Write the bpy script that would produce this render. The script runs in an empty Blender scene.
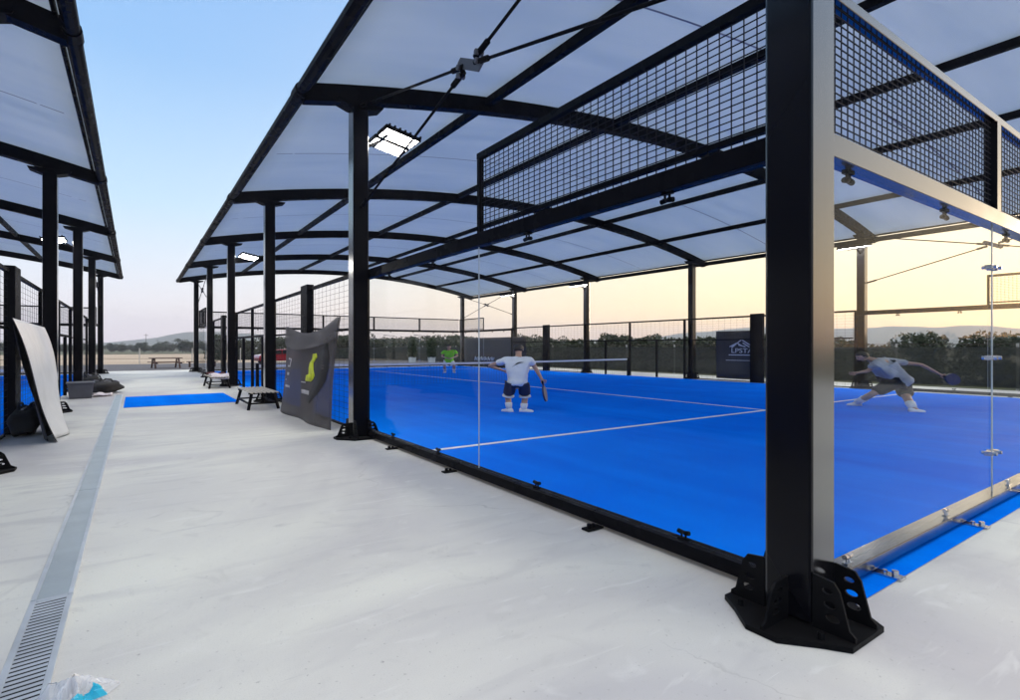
import bpy, bmesh, math, random
from mathutils import Vector, Matrix, noise
from mathutils.bvhtree import BVHTree

random.seed(7)
R = math.radians
HAZE = .00065
scene = bpy.context.scene
col = scene.collection

# ------------------------------------------------------------------ helpers
class MB:
    """collects boxes, bars, tubes and sheets and links them as ONE mesh object"""
    def __init__(self):
        self.v = []; self.f = []; self.m = []
    def add(self, vs, fs, mi=0):
        n = len(self.v)
        self.v.extend([tuple(x) for x in vs])
        for f in fs:
            self.f.append(tuple(n + i for i in f)); self.m.append(mi)
        return self
    def box(self, a, b, mi=0):
        x0, y0, z0 = a; x1, y1, z1 = b
        vs = [(x0,y0,z0),(x1,y0,z0),(x1,y1,z0),(x0,y1,z0),(x0,y0,z1),(x1,y0,z1),(x1,y1,z1),(x0,y1,z1)]
        return self.add(vs, [(0,3,2,1),(4,5,6,7),(0,1,5,4),(1,2,6,5),(2,3,7,6),(3,0,4,7)], mi)
    def bar(self, p, q, w, h=None, up=(0,0,1), mi=0, caps=True):
        h = h or w
        p = Vector(p); q = Vector(q); d = (q-p).normalized(); up = Vector(up)
        if abs(d.dot(up)) > .98: up = Vector((0,1,0))
        s = d.cross(up).normalized(); u = s.cross(d).normalized()
        vs = []
        for c in (p, q):
            for a, b in ((-1,-1),(1,-1),(1,1),(-1,1)):
                vs.append(c + s*(a*w/2) + u*(b*h/2))
        fs = [(0,1,5,4),(1,2,6,5),(2,3,7,6),(3,0,4,7)]
        if caps: fs += [(0,3,2,1),(4,5,6,7)]
        return self.add(vs, fs, mi)
    def tube(self, pts, r, n=8, mi=0, caps=True):
        pts = [Vector(p) for p in pts]
        rs = r if isinstance(r, (list, tuple)) else [r]*len(pts)
        vs = []; fs = []
        ref = Vector((0,0,1))
        for i, p in enumerate(pts):
            d = (pts[min(i+1, len(pts)-1)] - pts[max(i-1, 0)]).normalized()
            rf = ref if abs(d.dot(ref)) < .95 else Vector((1,0,0))
            s = d.cross(rf).normalized(); u = s.cross(d)
            for k in range(n):
                a = 2*math.pi*k/n
                vs.append(p + s*(rs[i]*math.cos(a)) + u*(rs[i]*math.sin(a)))
        for i in range(len(pts)-1):
            for k in range(n):
                k2 = (k+1) % n
                fs.append((i*n+k, i*n+k2, (i+1)*n+k2, (i+1)*n+k))
        if caps:
            fs.append(tuple(reversed(range(n)))); fs.append(tuple((len(pts)-1)*n+k for k in range(n)))
        return self.add(vs, fs, mi)
    def prism(self, poly, axis, a0, a1, mi=0):
        def P(u, v, a):
            return {'x': (a,u,v), 'y': (u,a,v), 'z': (u,v,a)}[axis]
        n = len(poly)
        vs = [P(u,v,a0) for u,v in poly] + [P(u,v,a1) for u,v in poly]
        fs = [tuple(reversed(range(n))), tuple(range(n, 2*n))]
        for i in range(n):
            j = (i+1) % n
            fs.append((i,j,n+j,n+i))
        return self.add(vs, fs, mi)
    def grid(self, fn, nu, nv, mi=0):
        vs = [fn(i/nu, j/nv) for j in range(nv+1) for i in range(nu+1)]
        fs = [(j*(nu+1)+i, j*(nu+1)+i+1, (j+1)*(nu+1)+i+1, (j+1)*(nu+1)+i) for j in range(nv) for i in range(nu)]
        return self.add(vs, fs, mi)
    def ball(self, c, r, n=10, mi=0):
        c = Vector(c); rx, ry, rz = r if isinstance(r, (tuple, list)) else (r, r, r)
        vs = []; fs = []
        for j in range(n+1):
            t = math.pi*j/n
            for i in range(2*n):
                a = math.pi*i/n
                vs.append((c.x+rx*math.sin(t)*math.cos(a), c.y+ry*math.sin(t)*math.sin(a), c.z+rz*math.cos(t)))
        for j in range(n):
            for i in range(2*n):
                i2 = (i+1) % (2*n)
                fs.append((j*2*n+i, (j+1)*2*n+i, (j+1)*2*n+i2, j*2*n+i2))
        return self.add(vs, fs, mi)
    def mesh(self, name):
        me = bpy.data.meshes.new(name)
        me.from_pydata(self.v, [], self.f)
        me.update()
        return me
    def build(self, name, mat, parent=None, smooth=False, bevel=0, fix=False):
        me = self.mesh(name)
        for m in (mat if isinstance(mat, (list, tuple)) else [mat]): me.materials.append(m)
        for i, p in enumerate(me.polygons):
            p.material_index = self.m[i]; p.use_smooth = smooth
        if fix:
            b = bmesh.new(); b.from_mesh(me)
            bmesh.ops.remove_doubles(b, verts=b.verts, dist=1e-4)
            bmesh.ops.recalc_face_normals(b, faces=b.faces); b.to_mesh(me); b.free()
        o = link(name, me, parent)
        if bevel:
            md = o.modifiers.new('bevel', 'BEVEL'); md.width = bevel; md.segments = 2
            md.limit_method = 'ANGLE'; md.angle_limit = R(40)
        return o

def link(name, me, parent=None):
    o = bpy.data.objects.new(name, me); col.objects.link(o)
    if parent is not None: o.parent = parent
    return o

def tag(o, label=None, cat=None, group=None, kind=None):
    if label: o['label'] = label
    if cat: o['category'] = cat
    if group: o['group'] = group
    if kind: o['kind'] = kind
    return o

def empty(name, loc=(0,0,0), rz=0, label=None, cat=None, group=None):
    o = bpy.data.objects.new(name, None); col.objects.link(o)
    o.empty_display_size = .2
    o.location = loc; o.rotation_euler = (0,0,rz)
    return tag(o, label, cat, group)

def copy_tree(o, parent=None):
    c = o.copy(); col.objects.link(c)
    if parent is not None: c.parent = parent
    for ch in list(o.children): copy_tree(ch, c)
    return c

def baked(ob):
    """mesh of an object with its modifiers applied; the object goes"""
    bpy.context.view_layer.update()
    dg = bpy.context.evaluated_depsgraph_get()
    me = bpy.data.meshes.new_from_object(ob.evaluated_get(dg))
    data = ob.data
    bpy.data.objects.remove(ob)
    return me

def plate_mesh(splines, thick, name='plate'):
    """flat plate in the local XY plane, first outline filled, the others are holes"""
    cu = bpy.data.curves.new(name, 'CURVE'); cu.dimensions = '2D'; cu.fill_mode = 'BOTH'; cu.extrude = thick/2
    for pts in splines:
        s = cu.splines.new('POLY'); s.points.add(len(pts)-1); s.use_cyclic_u = True
        for i, (x, y) in enumerate(pts): s.points[i].co = (x, y, 0, 1)
    ob = bpy.data.objects.new(name, cu); col.objects.link(ob)
    return baked(ob)

def text_mesh(txt, size, thick=.004):
    cu = bpy.data.curves.new('lettering', 'FONT'); cu.body = txt; cu.size = size; cu.extrude = thick/2
    cu.align_x = 'CENTER'
    ob = bpy.data.objects.new('lettering', cu); col.objects.link(ob)
    return baked(ob)

def mesh_into(mb, me, M, mi=0):
    mb.add([M @ v.co for v in me.vertices], [tuple(p.vertices) for p in me.polygons], mi)

# ------------------------------------------------------------------ materials
def nodes(name):
    m = bpy.data.materials.new(name); m.use_nodes = True
    nt = m.node_tree; nt.nodes.clear()
    out = nt.nodes.new('ShaderNodeOutputMaterial')
    return m, nt, out

def principled(name, color, rough=.5, metal=0., noise=0., nscale=6., bump=0., bscale=40., coat=0., ior=1.5, col2=None, spec=None):
    m, nt, out = nodes(name)
    b = nt.nodes.new('ShaderNodeBsdfPrincipled')
    b.inputs['Base Color'].default_value = (*color, 1); b.inputs['Roughness'].default_value = rough
    b.inputs['Metallic'].default_value = metal; b.inputs['IOR'].default_value = ior
    b.inputs['Coat Weight'].default_value = coat; b.inputs['Coat Roughness'].default_value = .08
    if spec is not None: b.inputs['Specular IOR Level'].default_value = spec
    nt.links.new(b.outputs[0], out.inputs[0])
    tc = nt.nodes.new('ShaderNodeTexCoord')
    if noise or col2:
        n = nt.nodes.new('ShaderNodeTexNoise'); n.inputs['Scale'].default_value = nscale; n.inputs['Detail'].default_value = 6
        nt.links.new(tc.outputs['Object'], n.inputs['Vector'])
        mx = nt.nodes.new('ShaderNodeMix'); mx.data_type = 'RGBA'
        c2 = col2 or tuple(c*(1-noise) for c in color)
        mx.inputs['A'].default_value = (*color, 1); mx.inputs['B'].default_value = (*c2, 1)
        cr = nt.nodes.new('ShaderNodeValToRGB'); cr.color_ramp.elements[0].position = .35; cr.color_ramp.elements[1].position = .68
        nt.links.new(n.outputs[0], cr.inputs[0]); nt.links.new(cr.outputs[0], mx.inputs['Factor'])
        nt.links.new(mx.outputs['Result'], b.inputs['Base Color'])
    if bump:
        n2 = nt.nodes.new('ShaderNodeTexNoise'); n2.inputs['Scale'].default_value = bscale; n2.inputs['Detail'].default_value = 4
        nt.links.new(tc.outputs['Object'], n2.inputs['Vector'])
        bp = nt.nodes.new('ShaderNodeBump'); bp.inputs['Strength'].default_value = bump; bp.inputs['Distance'].default_value = .02
        nt.links.new(n2.outputs[0], bp.inputs['Height']); nt.links.new(bp.outputs[0], b.inputs['Normal'])
    return m

M = {}
def lacquer(name, c, f0, k, power, rough):
    """black lacquered metal: dark body, mirror-like towards grazing angles, brushed unevenness"""
    m, nt, out = nodes(name)
    tc = nt.nodes.new('ShaderNodeTexCoord'); n = nt.nodes.new('ShaderNodeTexNoise'); n.inputs['Scale'].default_value = 3; n.inputs['Detail'].default_value = 5
    nt.links.new(tc.outputs['Object'], n.inputs['Vector'])
    d = nt.nodes.new('ShaderNodeBsdfDiffuse'); d.inputs['Color'].default_value = (*c,1)
    g = nt.nodes.new('ShaderNodeBsdfGlossy')
    rr = nt.nodes.new('ShaderNodeMapRange'); rr.inputs['To Min'].default_value = rough*.7; rr.inputs['To Max'].default_value = rough*1.5
    nt.links.new(n.outputs[0], rr.inputs['Value']); nt.links.new(rr.outputs[0], g.inputs['Roughness'])
    ge = nt.nodes.new('ShaderNodeNewGeometry')
    dt = nt.nodes.new('ShaderNodeVectorMath'); dt.operation = 'DOT_PRODUCT'
    nt.links.new(ge.outputs['Normal'], dt.inputs[0]); nt.links.new(ge.outputs['Incoming'], dt.inputs[1])
    om = nt.nodes.new('ShaderNodeMath'); om.operation = 'SUBTRACT'; om.inputs[0].default_value = 1; om.use_clamp = True; nt.links.new(dt.outputs['Value'], om.inputs[1])
    pw = nt.nodes.new('ShaderNodeMath'); pw.operation = 'POWER'; pw.inputs[1].default_value = power; nt.links.new(om.outputs[0], pw.inputs[0])
    ma = nt.nodes.new('ShaderNodeMath'); ma.operation = 'MULTIPLY_ADD'; ma.inputs[1].default_value = k; ma.inputs[2].default_value = f0; nt.links.new(pw.outputs[0], ma.inputs[0])
    mx = nt.nodes.new('ShaderNodeMixShader'); nt.links.new(ma.outputs[0], mx.inputs[0]); nt.links.new(d.outputs[0], mx.inputs[1]); nt.links.new(g.outputs[0], mx.inputs[2])
    nt.links.new(mx.outputs[0], out.inputs[0]); return m
M['steel'] = lacquer('black_painted_steel', (.005,.005,.007), .004, .14, 3.6, .25)
M['steel_gloss'] = lacquer('glossy_black_steel', (.004,.004,.006), .004, 1.15, 2.6, .15)
M['steel_matte'] = lacquer('matt_black_steel', (.005,.005,.006), .006, .16, 3.5, .35)
M['steel_mesh'] = principled('black_mesh_wire', (.006,.006,.010), rough=.6, spec=.15)
M['chrome'] = principled('zinc_bolts', (.55,.55,.57), rough=.25, metal=1.)
M['galv'] = principled('galvanised_steel', (.50,.56,.58), rough=.34, metal=.55, col2=(.40,.45,.47), nscale=2.2, bump=.1, bscale=30)
M['galv_light'] = principled('galvanised_frame', (.66,.70,.74), rough=.32, metal=.5, noise=.2, nscale=4)
M['pit'] = principled('drain_pit', (.01,.01,.01), rough=.9)
M['white_line'] = principled('white_line_turf', (.80,.82,.82), rough=.85, noise=.12, nscale=9, bump=.3, bscale=120)
M['white'] = principled('white_plastic', (.80,.80,.80), rough=.5, noise=.06)
M['tape'] = principled('white_net_tape', (.85,.85,.85), rough=.7)
M['black_fab'] = principled('black_fabric', (.012,.012,.014), rough=.8, noise=.3, bump=.3, bscale=18)
M['seal'] = principled('clear_silicone', (.42,.46,.48), rough=.3)
M['net'] = principled('dark_net_cord', (.02,.02,.03), rough=.8)
M['grey_crate'] = principled('grey_plastic', (.085,.085,.10), rough=.5, noise=.15)
M['skin'] = principled('skin', (.50,.28,.19), rough=.5, noise=.12, nscale=12)
M['hair'] = principled('dark_hair', (.015,.011,.009), rough=.6, bump=.6, bscale=60)
M['shirt_white'] = principled('white_cotton', (.74,.75,.78), rough=.85, noise=.1, nscale=9, bump=.5, bscale=11)
M['shirt_grey'] = principled('grey_white_cotton', (.46,.45,.46), rough=.85, noise=.35, nscale=4, bump=.5, bscale=10)
M['shirt_green'] = principled('lime_cotton', (.26,.80,.03), rough=.85, noise=.15, nscale=9)
M['shorts_navy'] = principled('navy_shorts', (.008,.012,.05), rough=.8, noise=.3)
M['shorts_black'] = principled('black_shorts', (.014,.011,.012), rough=.8, noise=.3)
M['shorts_white'] = principled('white_shorts', (.75,.75,.78), rough=.8)
M['eye'] = principled('eye', (.03,.02,.02), rough=.2)
M['racket'] = principled('dark_racket', (.01,.02,.09), rough=.3)
M['car_red'] = principled('red_car_paint', (.30,.006,.012), rough=.2, coat=1.)
M['car_glass'] = principled('car_window', (.015,.018,.02), rough=.05)
M['tyre'] = principled('tyre_rubber', (.012,.012,.012), rough=.85)
M['wood_red'] = principled('red_brown_timber', (.075,.024,.016), rough=.7, noise=.45, nscale=5)
M['wood_pale'] = principled('pale_bench_slat', (.55,.50,.43), rough=.6, noise=.2, nscale=6)
M['post_pale'] = principled('pale_metal_post', (.5,.48,.45), rough=.5, noise=.2)
M['post_dark'] = principled('dark_timber_post', (.07,.05,.045), rough=.8, noise=.3)
M['bark'] = principled('bark', (.07,.05,.035), rough=.9, noise=.5, nscale=8)
M['towel'] = principled('white_towel', (.72,.66,.70), rough=.9, noise=.1, bump=.4, bscale=20)
M['towel_red'] = principled('dark_red_towel', (.10,.015,.02), rough=.9, noise=.2, bump=.4, bscale=20)
M['asphalt'] = principled('asphalt', (.085,.08,.09), rough=.9, noise=.25, nscale=.5, bump=.3, bscale=30)
M['pot'] = principled('white_pot', (.78,.78,.78), rough=.5)
M['yellow'] = principled('yellow_print', (.62,.70,.02), rough=.7, noise=.35, nscale=7)
M['print_grey'] = principled('grey_print', (.45,.43,.45), rough=.7)
M['print_dark'] = principled('black_print', (.012,.010,.012), rough=.7)
M['print_white'] = principled('white_print', (.8,.8,.8), rough=.7)
M['logo_dark'] = principled('dark_emblem', (.01,.012,.012), rough=.6)
M['pole'] = principled('pole_grey', (.12,.12,.13), rough=.6)

def leaf_mat(name, c1, c2):
    m, nt, out = nodes(name)
    b = nt.nodes.new('ShaderNodeBsdfPrincipled'); b.inputs['Roughness'].default_value = .55
    tr = nt.nodes.new('ShaderNodeBsdfTranslucent'); mx = nt.nodes.new('ShaderNodeMixShader'); mx.inputs[0].default_value = .25
    g = nt.nodes.new('ShaderNodeNewGeometry'); cm = nt.nodes.new('ShaderNodeMix'); cm.data_type = 'RGBA'
    cm.inputs['A'].default_value = (*c1,1); cm.inputs['B'].default_value = (*c2,1)
    nt.links.new(g.outputs['Random Per Island'], cm.inputs['Factor'])
    nt.links.new(cm.outputs['Result'], b.inputs['Base Color']); nt.links.new(cm.outputs['Result'], tr.inputs['Color'])
    nt.links.new(b.outputs[0], mx.inputs[1]); nt.links.new(tr.outputs[0], mx.inputs[2]); nt.links.new(mx.outputs[0], out.inputs[0])
    return m
M['leaf'] = leaf_mat('leaf_dark', (.012,.022,.008), (.030,.048,.014))
M['leaf_olive'] = leaf_mat('leaf_olive', (.018,.026,.009), (.040,.050,.018))
M['leaf_cypress'] = leaf_mat('leaf_cypress', (.010,.028,.008), (.025,.06,.014))

def glass_mat(name, tint, ior=1.5, boost=1.0, base=1.0):
    m, nt, out = nodes(name)
    t = nt.nodes.new('ShaderNodeBsdfTransparent'); t.inputs[0].default_value = (*tint, 1)
    g = nt.nodes.new('ShaderNodeBsdfGlossy'); g.inputs['Roughness'].default_value = .0; g.inputs['Color'].default_value = (1,1,1,1)
    fr = nt.nodes.new('ShaderNodeFresnel'); fr.inputs['IOR'].default_value = ior
    ge = nt.nodes.new('ShaderNodeNewGeometry')
    # fresnel as seen from outside on both faces
    lw = nt.nodes.new('ShaderNodeVectorMath'); lw.operation = 'DOT_PRODUCT'
    nt.links.new(ge.outputs['Normal'], lw.inputs[0]); nt.links.new(ge.outputs['Incoming'], lw.inputs[1])
    ab = nt.nodes.new('ShaderNodeMath'); ab.operation = 'ABSOLUTE'; nt.links.new(lw.outputs['Value'], ab.inputs[0])
    om = nt.nodes.new('ShaderNodeMath'); om.operation = 'SUBTRACT'; om.inputs[0].default_value = 1; nt.links.new(ab.outputs[0], om.inputs[1])
    pw = nt.nodes.new('ShaderNodeMath'); pw.operation = 'POWER'; pw.inputs[1].default_value = 5; nt.links.new(om.outputs[0], pw.inputs[0])
    f0 = ((ior-1)/(ior+1))**2
    ma = nt.nodes.new('ShaderNodeMath'); ma.operation = 'MULTIPLY_ADD'; ma.inputs[1].default_value = (1-f0)*boost; ma.inputs[2].default_value = f0*base
    nt.links.new(pw.outputs[0], ma.inputs[0])
    mx = nt.nodes.new('ShaderNodeMixShader')
    nt.links.new(ma.outputs[0], mx.inputs[0]); nt.links.new(t.outputs[0], mx.inputs[1]); nt.links.new(g.outputs[0], mx.inputs[2])
    nt.links.new(mx.outputs[0], out.inputs[0])
    return m
M['glass'] = glass_mat('court_glass', (.98,.988,.986), boost=.24, base=.10)
M['glass_end'] = glass_mat('end_glass', (.98,.988,.986), boost=.22, base=.13)

def membrane_mat():
    m, nt, out = nodes('canopy_membrane')
    d = nt.nodes.new('ShaderNodeBsdfDiffuse'); t = nt.nodes.new('ShaderNodeBsdfTranslucent')
    tc = nt.nodes.new('ShaderNodeTexCoord'); n = nt.nodes.new('ShaderNodeTexNoise'); n.inputs['Scale'].default_value = .35; n.inputs['Detail'].default_value = 3
    nt.links.new(tc.outputs['Object'], n.inputs['Vector'])
    cm = nt.nodes.new('ShaderNodeMix'); cm.data_type = 'RGBA'
    cm.inputs['A'].default_value = (.60,.60,.68,1); cm.inputs['B'].default_value = (.68,.68,.72,1)
    nt.links.new(n.outputs[0], cm.inputs['Factor'])
    nt.links.new(cm.outputs['Result'], d.inputs['Color'])
    c2 = nt.nodes.new('ShaderNodeMix'); c2.data_type = 'RGBA'; c2.inputs['A'].default_value = (.57,.66,.74,1); c2.inputs['B'].default_value = (.68,.75,.81,1)
    mp = nt.nodes.new('ShaderNodeMapping'); mp.inputs['Scale'].default_value = (.25,1.6,1); nt.links.new(tc.outputs['Object'], mp.inputs['Vector'])
    n2 = nt.nodes.new('ShaderNodeTexNoise'); n2.inputs['Scale'].default_value = 1.2; n2.inputs['Detail'].default_value = 6; nt.links.new(mp.outputs[0], n2.inputs['Vector'])
    sr = nt.nodes.new('ShaderNodeMapRange'); sr.inputs['From Min'].default_value = .3; sr.inputs['From Max'].default_value = .7; nt.links.new(n2.outputs[0], sr.inputs['Value'])
    nt.links.new(sr.outputs[0], c2.inputs['Factor']); nt.links.new(c2.outputs['Result'], t.inputs['Color'])
    bp = nt.nodes.new('ShaderNodeBump'); bp.inputs['Strength'].default_value = .2; bp.inputs['Distance'].default_value = .05
    nt.links.new(n2.outputs[0], bp.inputs['Height']); nt.links.new(bp.outputs[0], d.inputs['Normal']); nt.links.new(bp.outputs[0], t.inputs['Normal'])
    mx = nt.nodes.new('ShaderNodeMixShader'); mx.inputs[0].default_value = .50
    nt.links.new(d.outputs[0], mx.inputs[1]); nt.links.new(t.outputs[0], mx.inputs[2]); nt.links.new(mx.outputs[0], out.inputs[0])
    return m
M['membrane'] = membrane_mat()
M['seam'] = principled('membrane_seam', (.20,.20,.27), rough=.8)

def banner_mat(name, color, alpha):
    m, nt, out = nodes(name)
    b = nt.nodes.new('ShaderNodeBsdfPrincipled'); b.inputs['Roughness'].default_value = .6
    tc = nt.nodes.new('ShaderNodeTexCoord'); n = nt.nodes.new('ShaderNodeTexNoise'); n.inputs['Scale'].default_value = 2.2; n.inputs['Detail'].default_value = 3
    nt.links.new(tc.outputs['Object'], n.inputs['Vector'])
    cm = nt.nodes.new('ShaderNodeMix'); cm.data_type = 'RGBA'
    cm.inputs['A'].default_value = (*color,1); cm.inputs['B'].default_value = (*[c*1.7 for c in color],1)
    nt.links.new(n.outputs[0], cm.inputs['Factor']); nt.links.new(cm.outputs['Result'], b.inputs['Base Color'])
    b.inputs['Alpha'].default_value = alpha
    nt.links.new(b.outputs[0], out.inputs[0])
    return m
M['banner_dark'] = banner_mat('sheer_dark_banner', (.060,.051,.052), .70)
M['shade'] = banner_mat('dark_shade_net', (.012,.015,.011), .82)
M['windscreen'] = banner_mat('windscreen_and_reflection_grey', (.036,.031,.030), .92)
M['banner_white'] = principled('white_banner', (.80,.79,.78), rough=.7, noise=.08, nscale=3, bump=.3, bscale=4)
M['banner_back'] = principled('dark_banner_back', (.03,.028,.035), rough=.8)

def lamp_mat(strength):
    m, nt, out = nodes('led_light')
    e = nt.nodes.new('ShaderNodeEmission'); e.inputs['Color'].default_value = (1,.96,.88,1); e.inputs['Strength'].default_value = strength
    nt.links.new(e.outputs[0], out.inputs[0]); return m
M['led'] = lamp_mat(22)

def turf_mat():
    m, nt, out = nodes('blue_turf')
    b = nt.nodes.new('ShaderNodeBsdfPrincipled'); b.inputs['Roughness'].default_value = .8
    b.inputs['Specular IOR Level'].default_value = 0.0
    tc = nt.nodes.new('ShaderNodeTexCoord')
    n = nt.nodes.new('ShaderNodeTexNoise'); n.inputs['Scale'].default_value = .55; n.inputs['Detail'].default_value = 5
    n2 = nt.nodes.new('ShaderNodeTexNoise'); n2.inputs['Scale'].default_value = 45; n2.inputs['Detail'].default_value = 3
    nt.links.new(tc.outputs['Object'], n.inputs['Vector']); nt.links.new(tc.outputs['Object'], n2.inputs['Vector'])
    cm = nt.nodes.new('ShaderNodeMix'); cm.data_type = 'RGBA'
    cm.inputs['A'].default_value = (.0004,.135,.80,1); cm.inputs['B'].default_value = (.001,.23,.98,1)
    mp = nt.nodes.new('ShaderNodeMapping'); mp.inputs['Scale'].default_value = (2.4,.16,1); nt.links.new(tc.outputs['Object'], mp.inputs['Vector'])
    nb = nt.nodes.new('ShaderNodeTexNoise'); nb.inputs['Scale'].default_value = 1.0; nb.inputs['Detail'].default_value = 6; nt.links.new(mp.outputs[0], nb.inputs['Vector'])
    av = nt.nodes.new('ShaderNodeMath'); av.operation = 'ADD'; nt.links.new(n.outputs[0], av.inputs[0]); nt.links.new(nb.outputs[0], av.inputs[1])
    hv = nt.nodes.new('ShaderNodeMath'); hv.operation = 'MULTIPLY'; hv.inputs[1].default_value = .5; nt.links.new(av.outputs[0], hv.inputs[0])
    ad = nt.nodes.new('ShaderNodeMath'); ad.operation = 'MULTIPLY_ADD'; ad.inputs[1].default_value = .6; 
    nt.links.new(n2.outputs[0], ad.inputs[0])
    sc = nt.nodes.new('ShaderNodeMath'); sc.operation = 'MULTIPLY_ADD'; sc.inputs[1].default_value = 2.6; sc.inputs[2].default_value = -1.1
    nt.links.new(hv.outputs[0], sc.inputs[0]); nt.links.new(sc.outputs[0], ad.inputs[2])
    nt.links.new(ad.outputs[0], cm.inputs['Factor']); nt.links.new(cm.outputs['Result'], b.inputs['Base Color'])
    n3 = nt.nodes.new('ShaderNodeTexNoise'); n3.inputs['Scale'].default_value = 160; nt.links.new(tc.outputs['Object'], n3.inputs['Vector'])
    bp = nt.nodes.new('ShaderNodeBump'); bp.inputs['Strength'].default_value = .5; bp.inputs['Distance'].default_value = .01
    nt.links.new(n3.outputs[0], bp.inputs['Height']); nt.links.new(bp.outputs[0], b.inputs['Normal'])
    nt.links.new(b.outputs[0], out.inputs[0]); return m
M['turf'] = turf_mat()

def concrete_mat():
    m, nt, out = nodes('power_floated_concrete')
    b = nt.nodes.new('ShaderNodeBsdfPrincipled')
    tc = nt.nodes.new('ShaderNodeTexCoord')
    def noise(scale, detail, dist=0, vec=None):
        n = nt.nodes.new('ShaderNodeTexNoise'); n.inputs['Scale'].default_value = scale; n.inputs['Detail'].default_value = detail
        n.inputs['Distortion'].default_value = dist
        nt.links.new(vec or tc.outputs['Object'], n.inputs['Vector']); return n
    def mix(fac, a, bcol, lo=.3, hi=.7):
        cr = nt.nodes.new('ShaderNodeMapRange'); cr.inputs['From Min'].default_value = lo; cr.inputs['From Max'].default_value = hi
        nt.links.new(fac, cr.inputs['Value'])
        mx = nt.nodes.new('ShaderNodeMix'); mx.data_type = 'RGBA'
        if isinstance(a, tuple): mx.inputs['A'].default_value = (*a,1)
        else: nt.links.new(a, mx.inputs['A'])
        if isinstance(bcol, tuple): mx.inputs['B'].default_value = (*bcol,1)
        else: nt.links.new(bcol, mx.inputs['B'])
        nt.links.new(cr.outputs[0], mx.inputs['Factor']); return mx.outputs['Result']
    c = mix(noise(.26, 6, .8).outputs[0], (.47,.455,.465), (.70,.695,.63), .38, .60)
    mp = nt.nodes.new('ShaderNodeMapping'); mp.inputs['Scale'].default_value = (.9,3.2,1); mp.inputs['Rotation'].default_value = (0,0,.35)
    nt.links.new(tc.outputs['Object'], mp.inputs['Vector'])
    c = mix(noise(.9, 7, 1.2, mp.outputs[0]).outputs[0], c, (.42,.41,.42), .52, .92)
    c = mix(noise(3.5, 6, .5).outputs[0], c, (.68,.67,.65), .62, .9)
    # fine specks
    c = mix(noise(38, 2).outputs[0], c, (.27,.26,.26), .67, .80)
    c = mix(noise(150, 3).outputs[0], c, (.44,.435,.43), .50, 1.0)
    # trowel scratches
    for rot, sc, dens in ((.5,(2.2,85,1),.735), (-.7,(2.6,95,1),.735)):
        mp2 = nt.nodes.new('ShaderNodeMapping'); mp2.inputs['Scale'].default_value = sc; mp2.inputs['Rotation'].default_value = (0,0,rot)
        nt.links.new(tc.outputs['Object'], mp2.inputs['Vector'])
        c = mix(noise(1.1, 2, .4, mp2.outputs[0]).outputs[0], c, (.42,.415,.415) if rot > 0 else (.72,.72,.72), dens, dens+.06)
    # hairline cracks that break off
    wv = noise(1.4, 5); av = nt.nodes.new('ShaderNodeVectorMath'); av.operation = 'MULTIPLY_ADD'
    nt.links.new(wv.outputs['Color'], av.inputs[0]); av.inputs[1].default_value = (.8,.8,0); nt.links.new(tc.outputs['Object'], av.inputs[2])
    vo = nt.nodes.new('ShaderNodeTexVoronoi'); vo.feature = 'DISTANCE_TO_EDGE'; vo.inputs['Scale'].default_value = .30; nt.links.new(av.outputs[0], vo.inputs['Vector'])
    ck = nt.nodes.new('ShaderNodeMapRange'); ck.inputs['From Min'].default_value = .0; ck.inputs['From Max'].default_value = .0028; ck.inputs['To Min'].default_value = 1; ck.inputs['To Max'].default_value = 0
    nt.links.new(vo.outputs['Distance'], ck.inputs['Value'])
    cmk = nt.nodes.new('ShaderNodeMapRange'); cmk.inputs['From Min'].default_value = .52; cmk.inputs['From Max'].default_value = .60; nt.links.new(noise(.5, 3).outputs[0], cmk.inputs['Value'])
    cmul = nt.nodes.new('ShaderNodeMath'); cmul.operation = 'MULTIPLY'; nt.links.new(ck.outputs[0], cmul.inputs[0]); nt.links.new(cmk.outputs[0], cmul.inputs[1])
    c = mix(cmul.outputs[0], c, (.30,.29,.29), 0, 1.4)
    # damp darker smudges and dusty pale scuffs
    c = mix(noise(1.9, 8, 2.2).outputs[0], c, (.43,.42,.41), .60, .86)
    mp3 = nt.nodes.new('ShaderNodeMapping'); mp3.inputs['Scale'].default_value = (1.4,7,1); mp3.inputs['Rotation'].default_value = (0,0,-.5); nt.links.new(tc.outputs['Object'], mp3.inputs['Vector'])
    c = mix(noise(1.2, 6, .8, mp3.outputs[0]).outputs[0], c, (.71,.705,.685), .62, .90)
    nt.links.new(c, b.inputs['Base Color'])
    rr = nt.nodes.new('ShaderNodeMapRange'); rr.inputs['To Min'].default_value = .42; rr.inputs['To Max'].default_value = .68
    nt.links.new(noise(1.3, 5).outputs[0], rr.inputs['Value']); nt.links.new(rr.outputs[0], b.inputs['Roughness'])
    bp = nt.nodes.new('ShaderNodeBump'); bp.inputs['Strength'].default_value = .12; bp.inputs['Distance'].default_value = .02
    nt.links.new(noise(9, 6).outputs[0], bp.inputs['Height']); nt.links.new(bp.outputs[0], b.inputs['Normal'])
    nt.links.new(b.outputs[0], out.inputs[0]); return m
M['concrete'] = concrete_mat()
M['sand'] = principled('pale_dirt', (.40,.31,.23), rough=.95, col2=(.30,.23,.16), nscale=.07, bump=.3, bscale=3)
M['field'] = principled('dry_grass_field', (.045,.055,.022), rough=.95, col2=(.08,.075,.035), nscale=.02)
M['hill'] = principled('wooded_hill', (.035,.05,.03), rough=.95, col2=(.06,.075,.04), nscale=.02)
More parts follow.
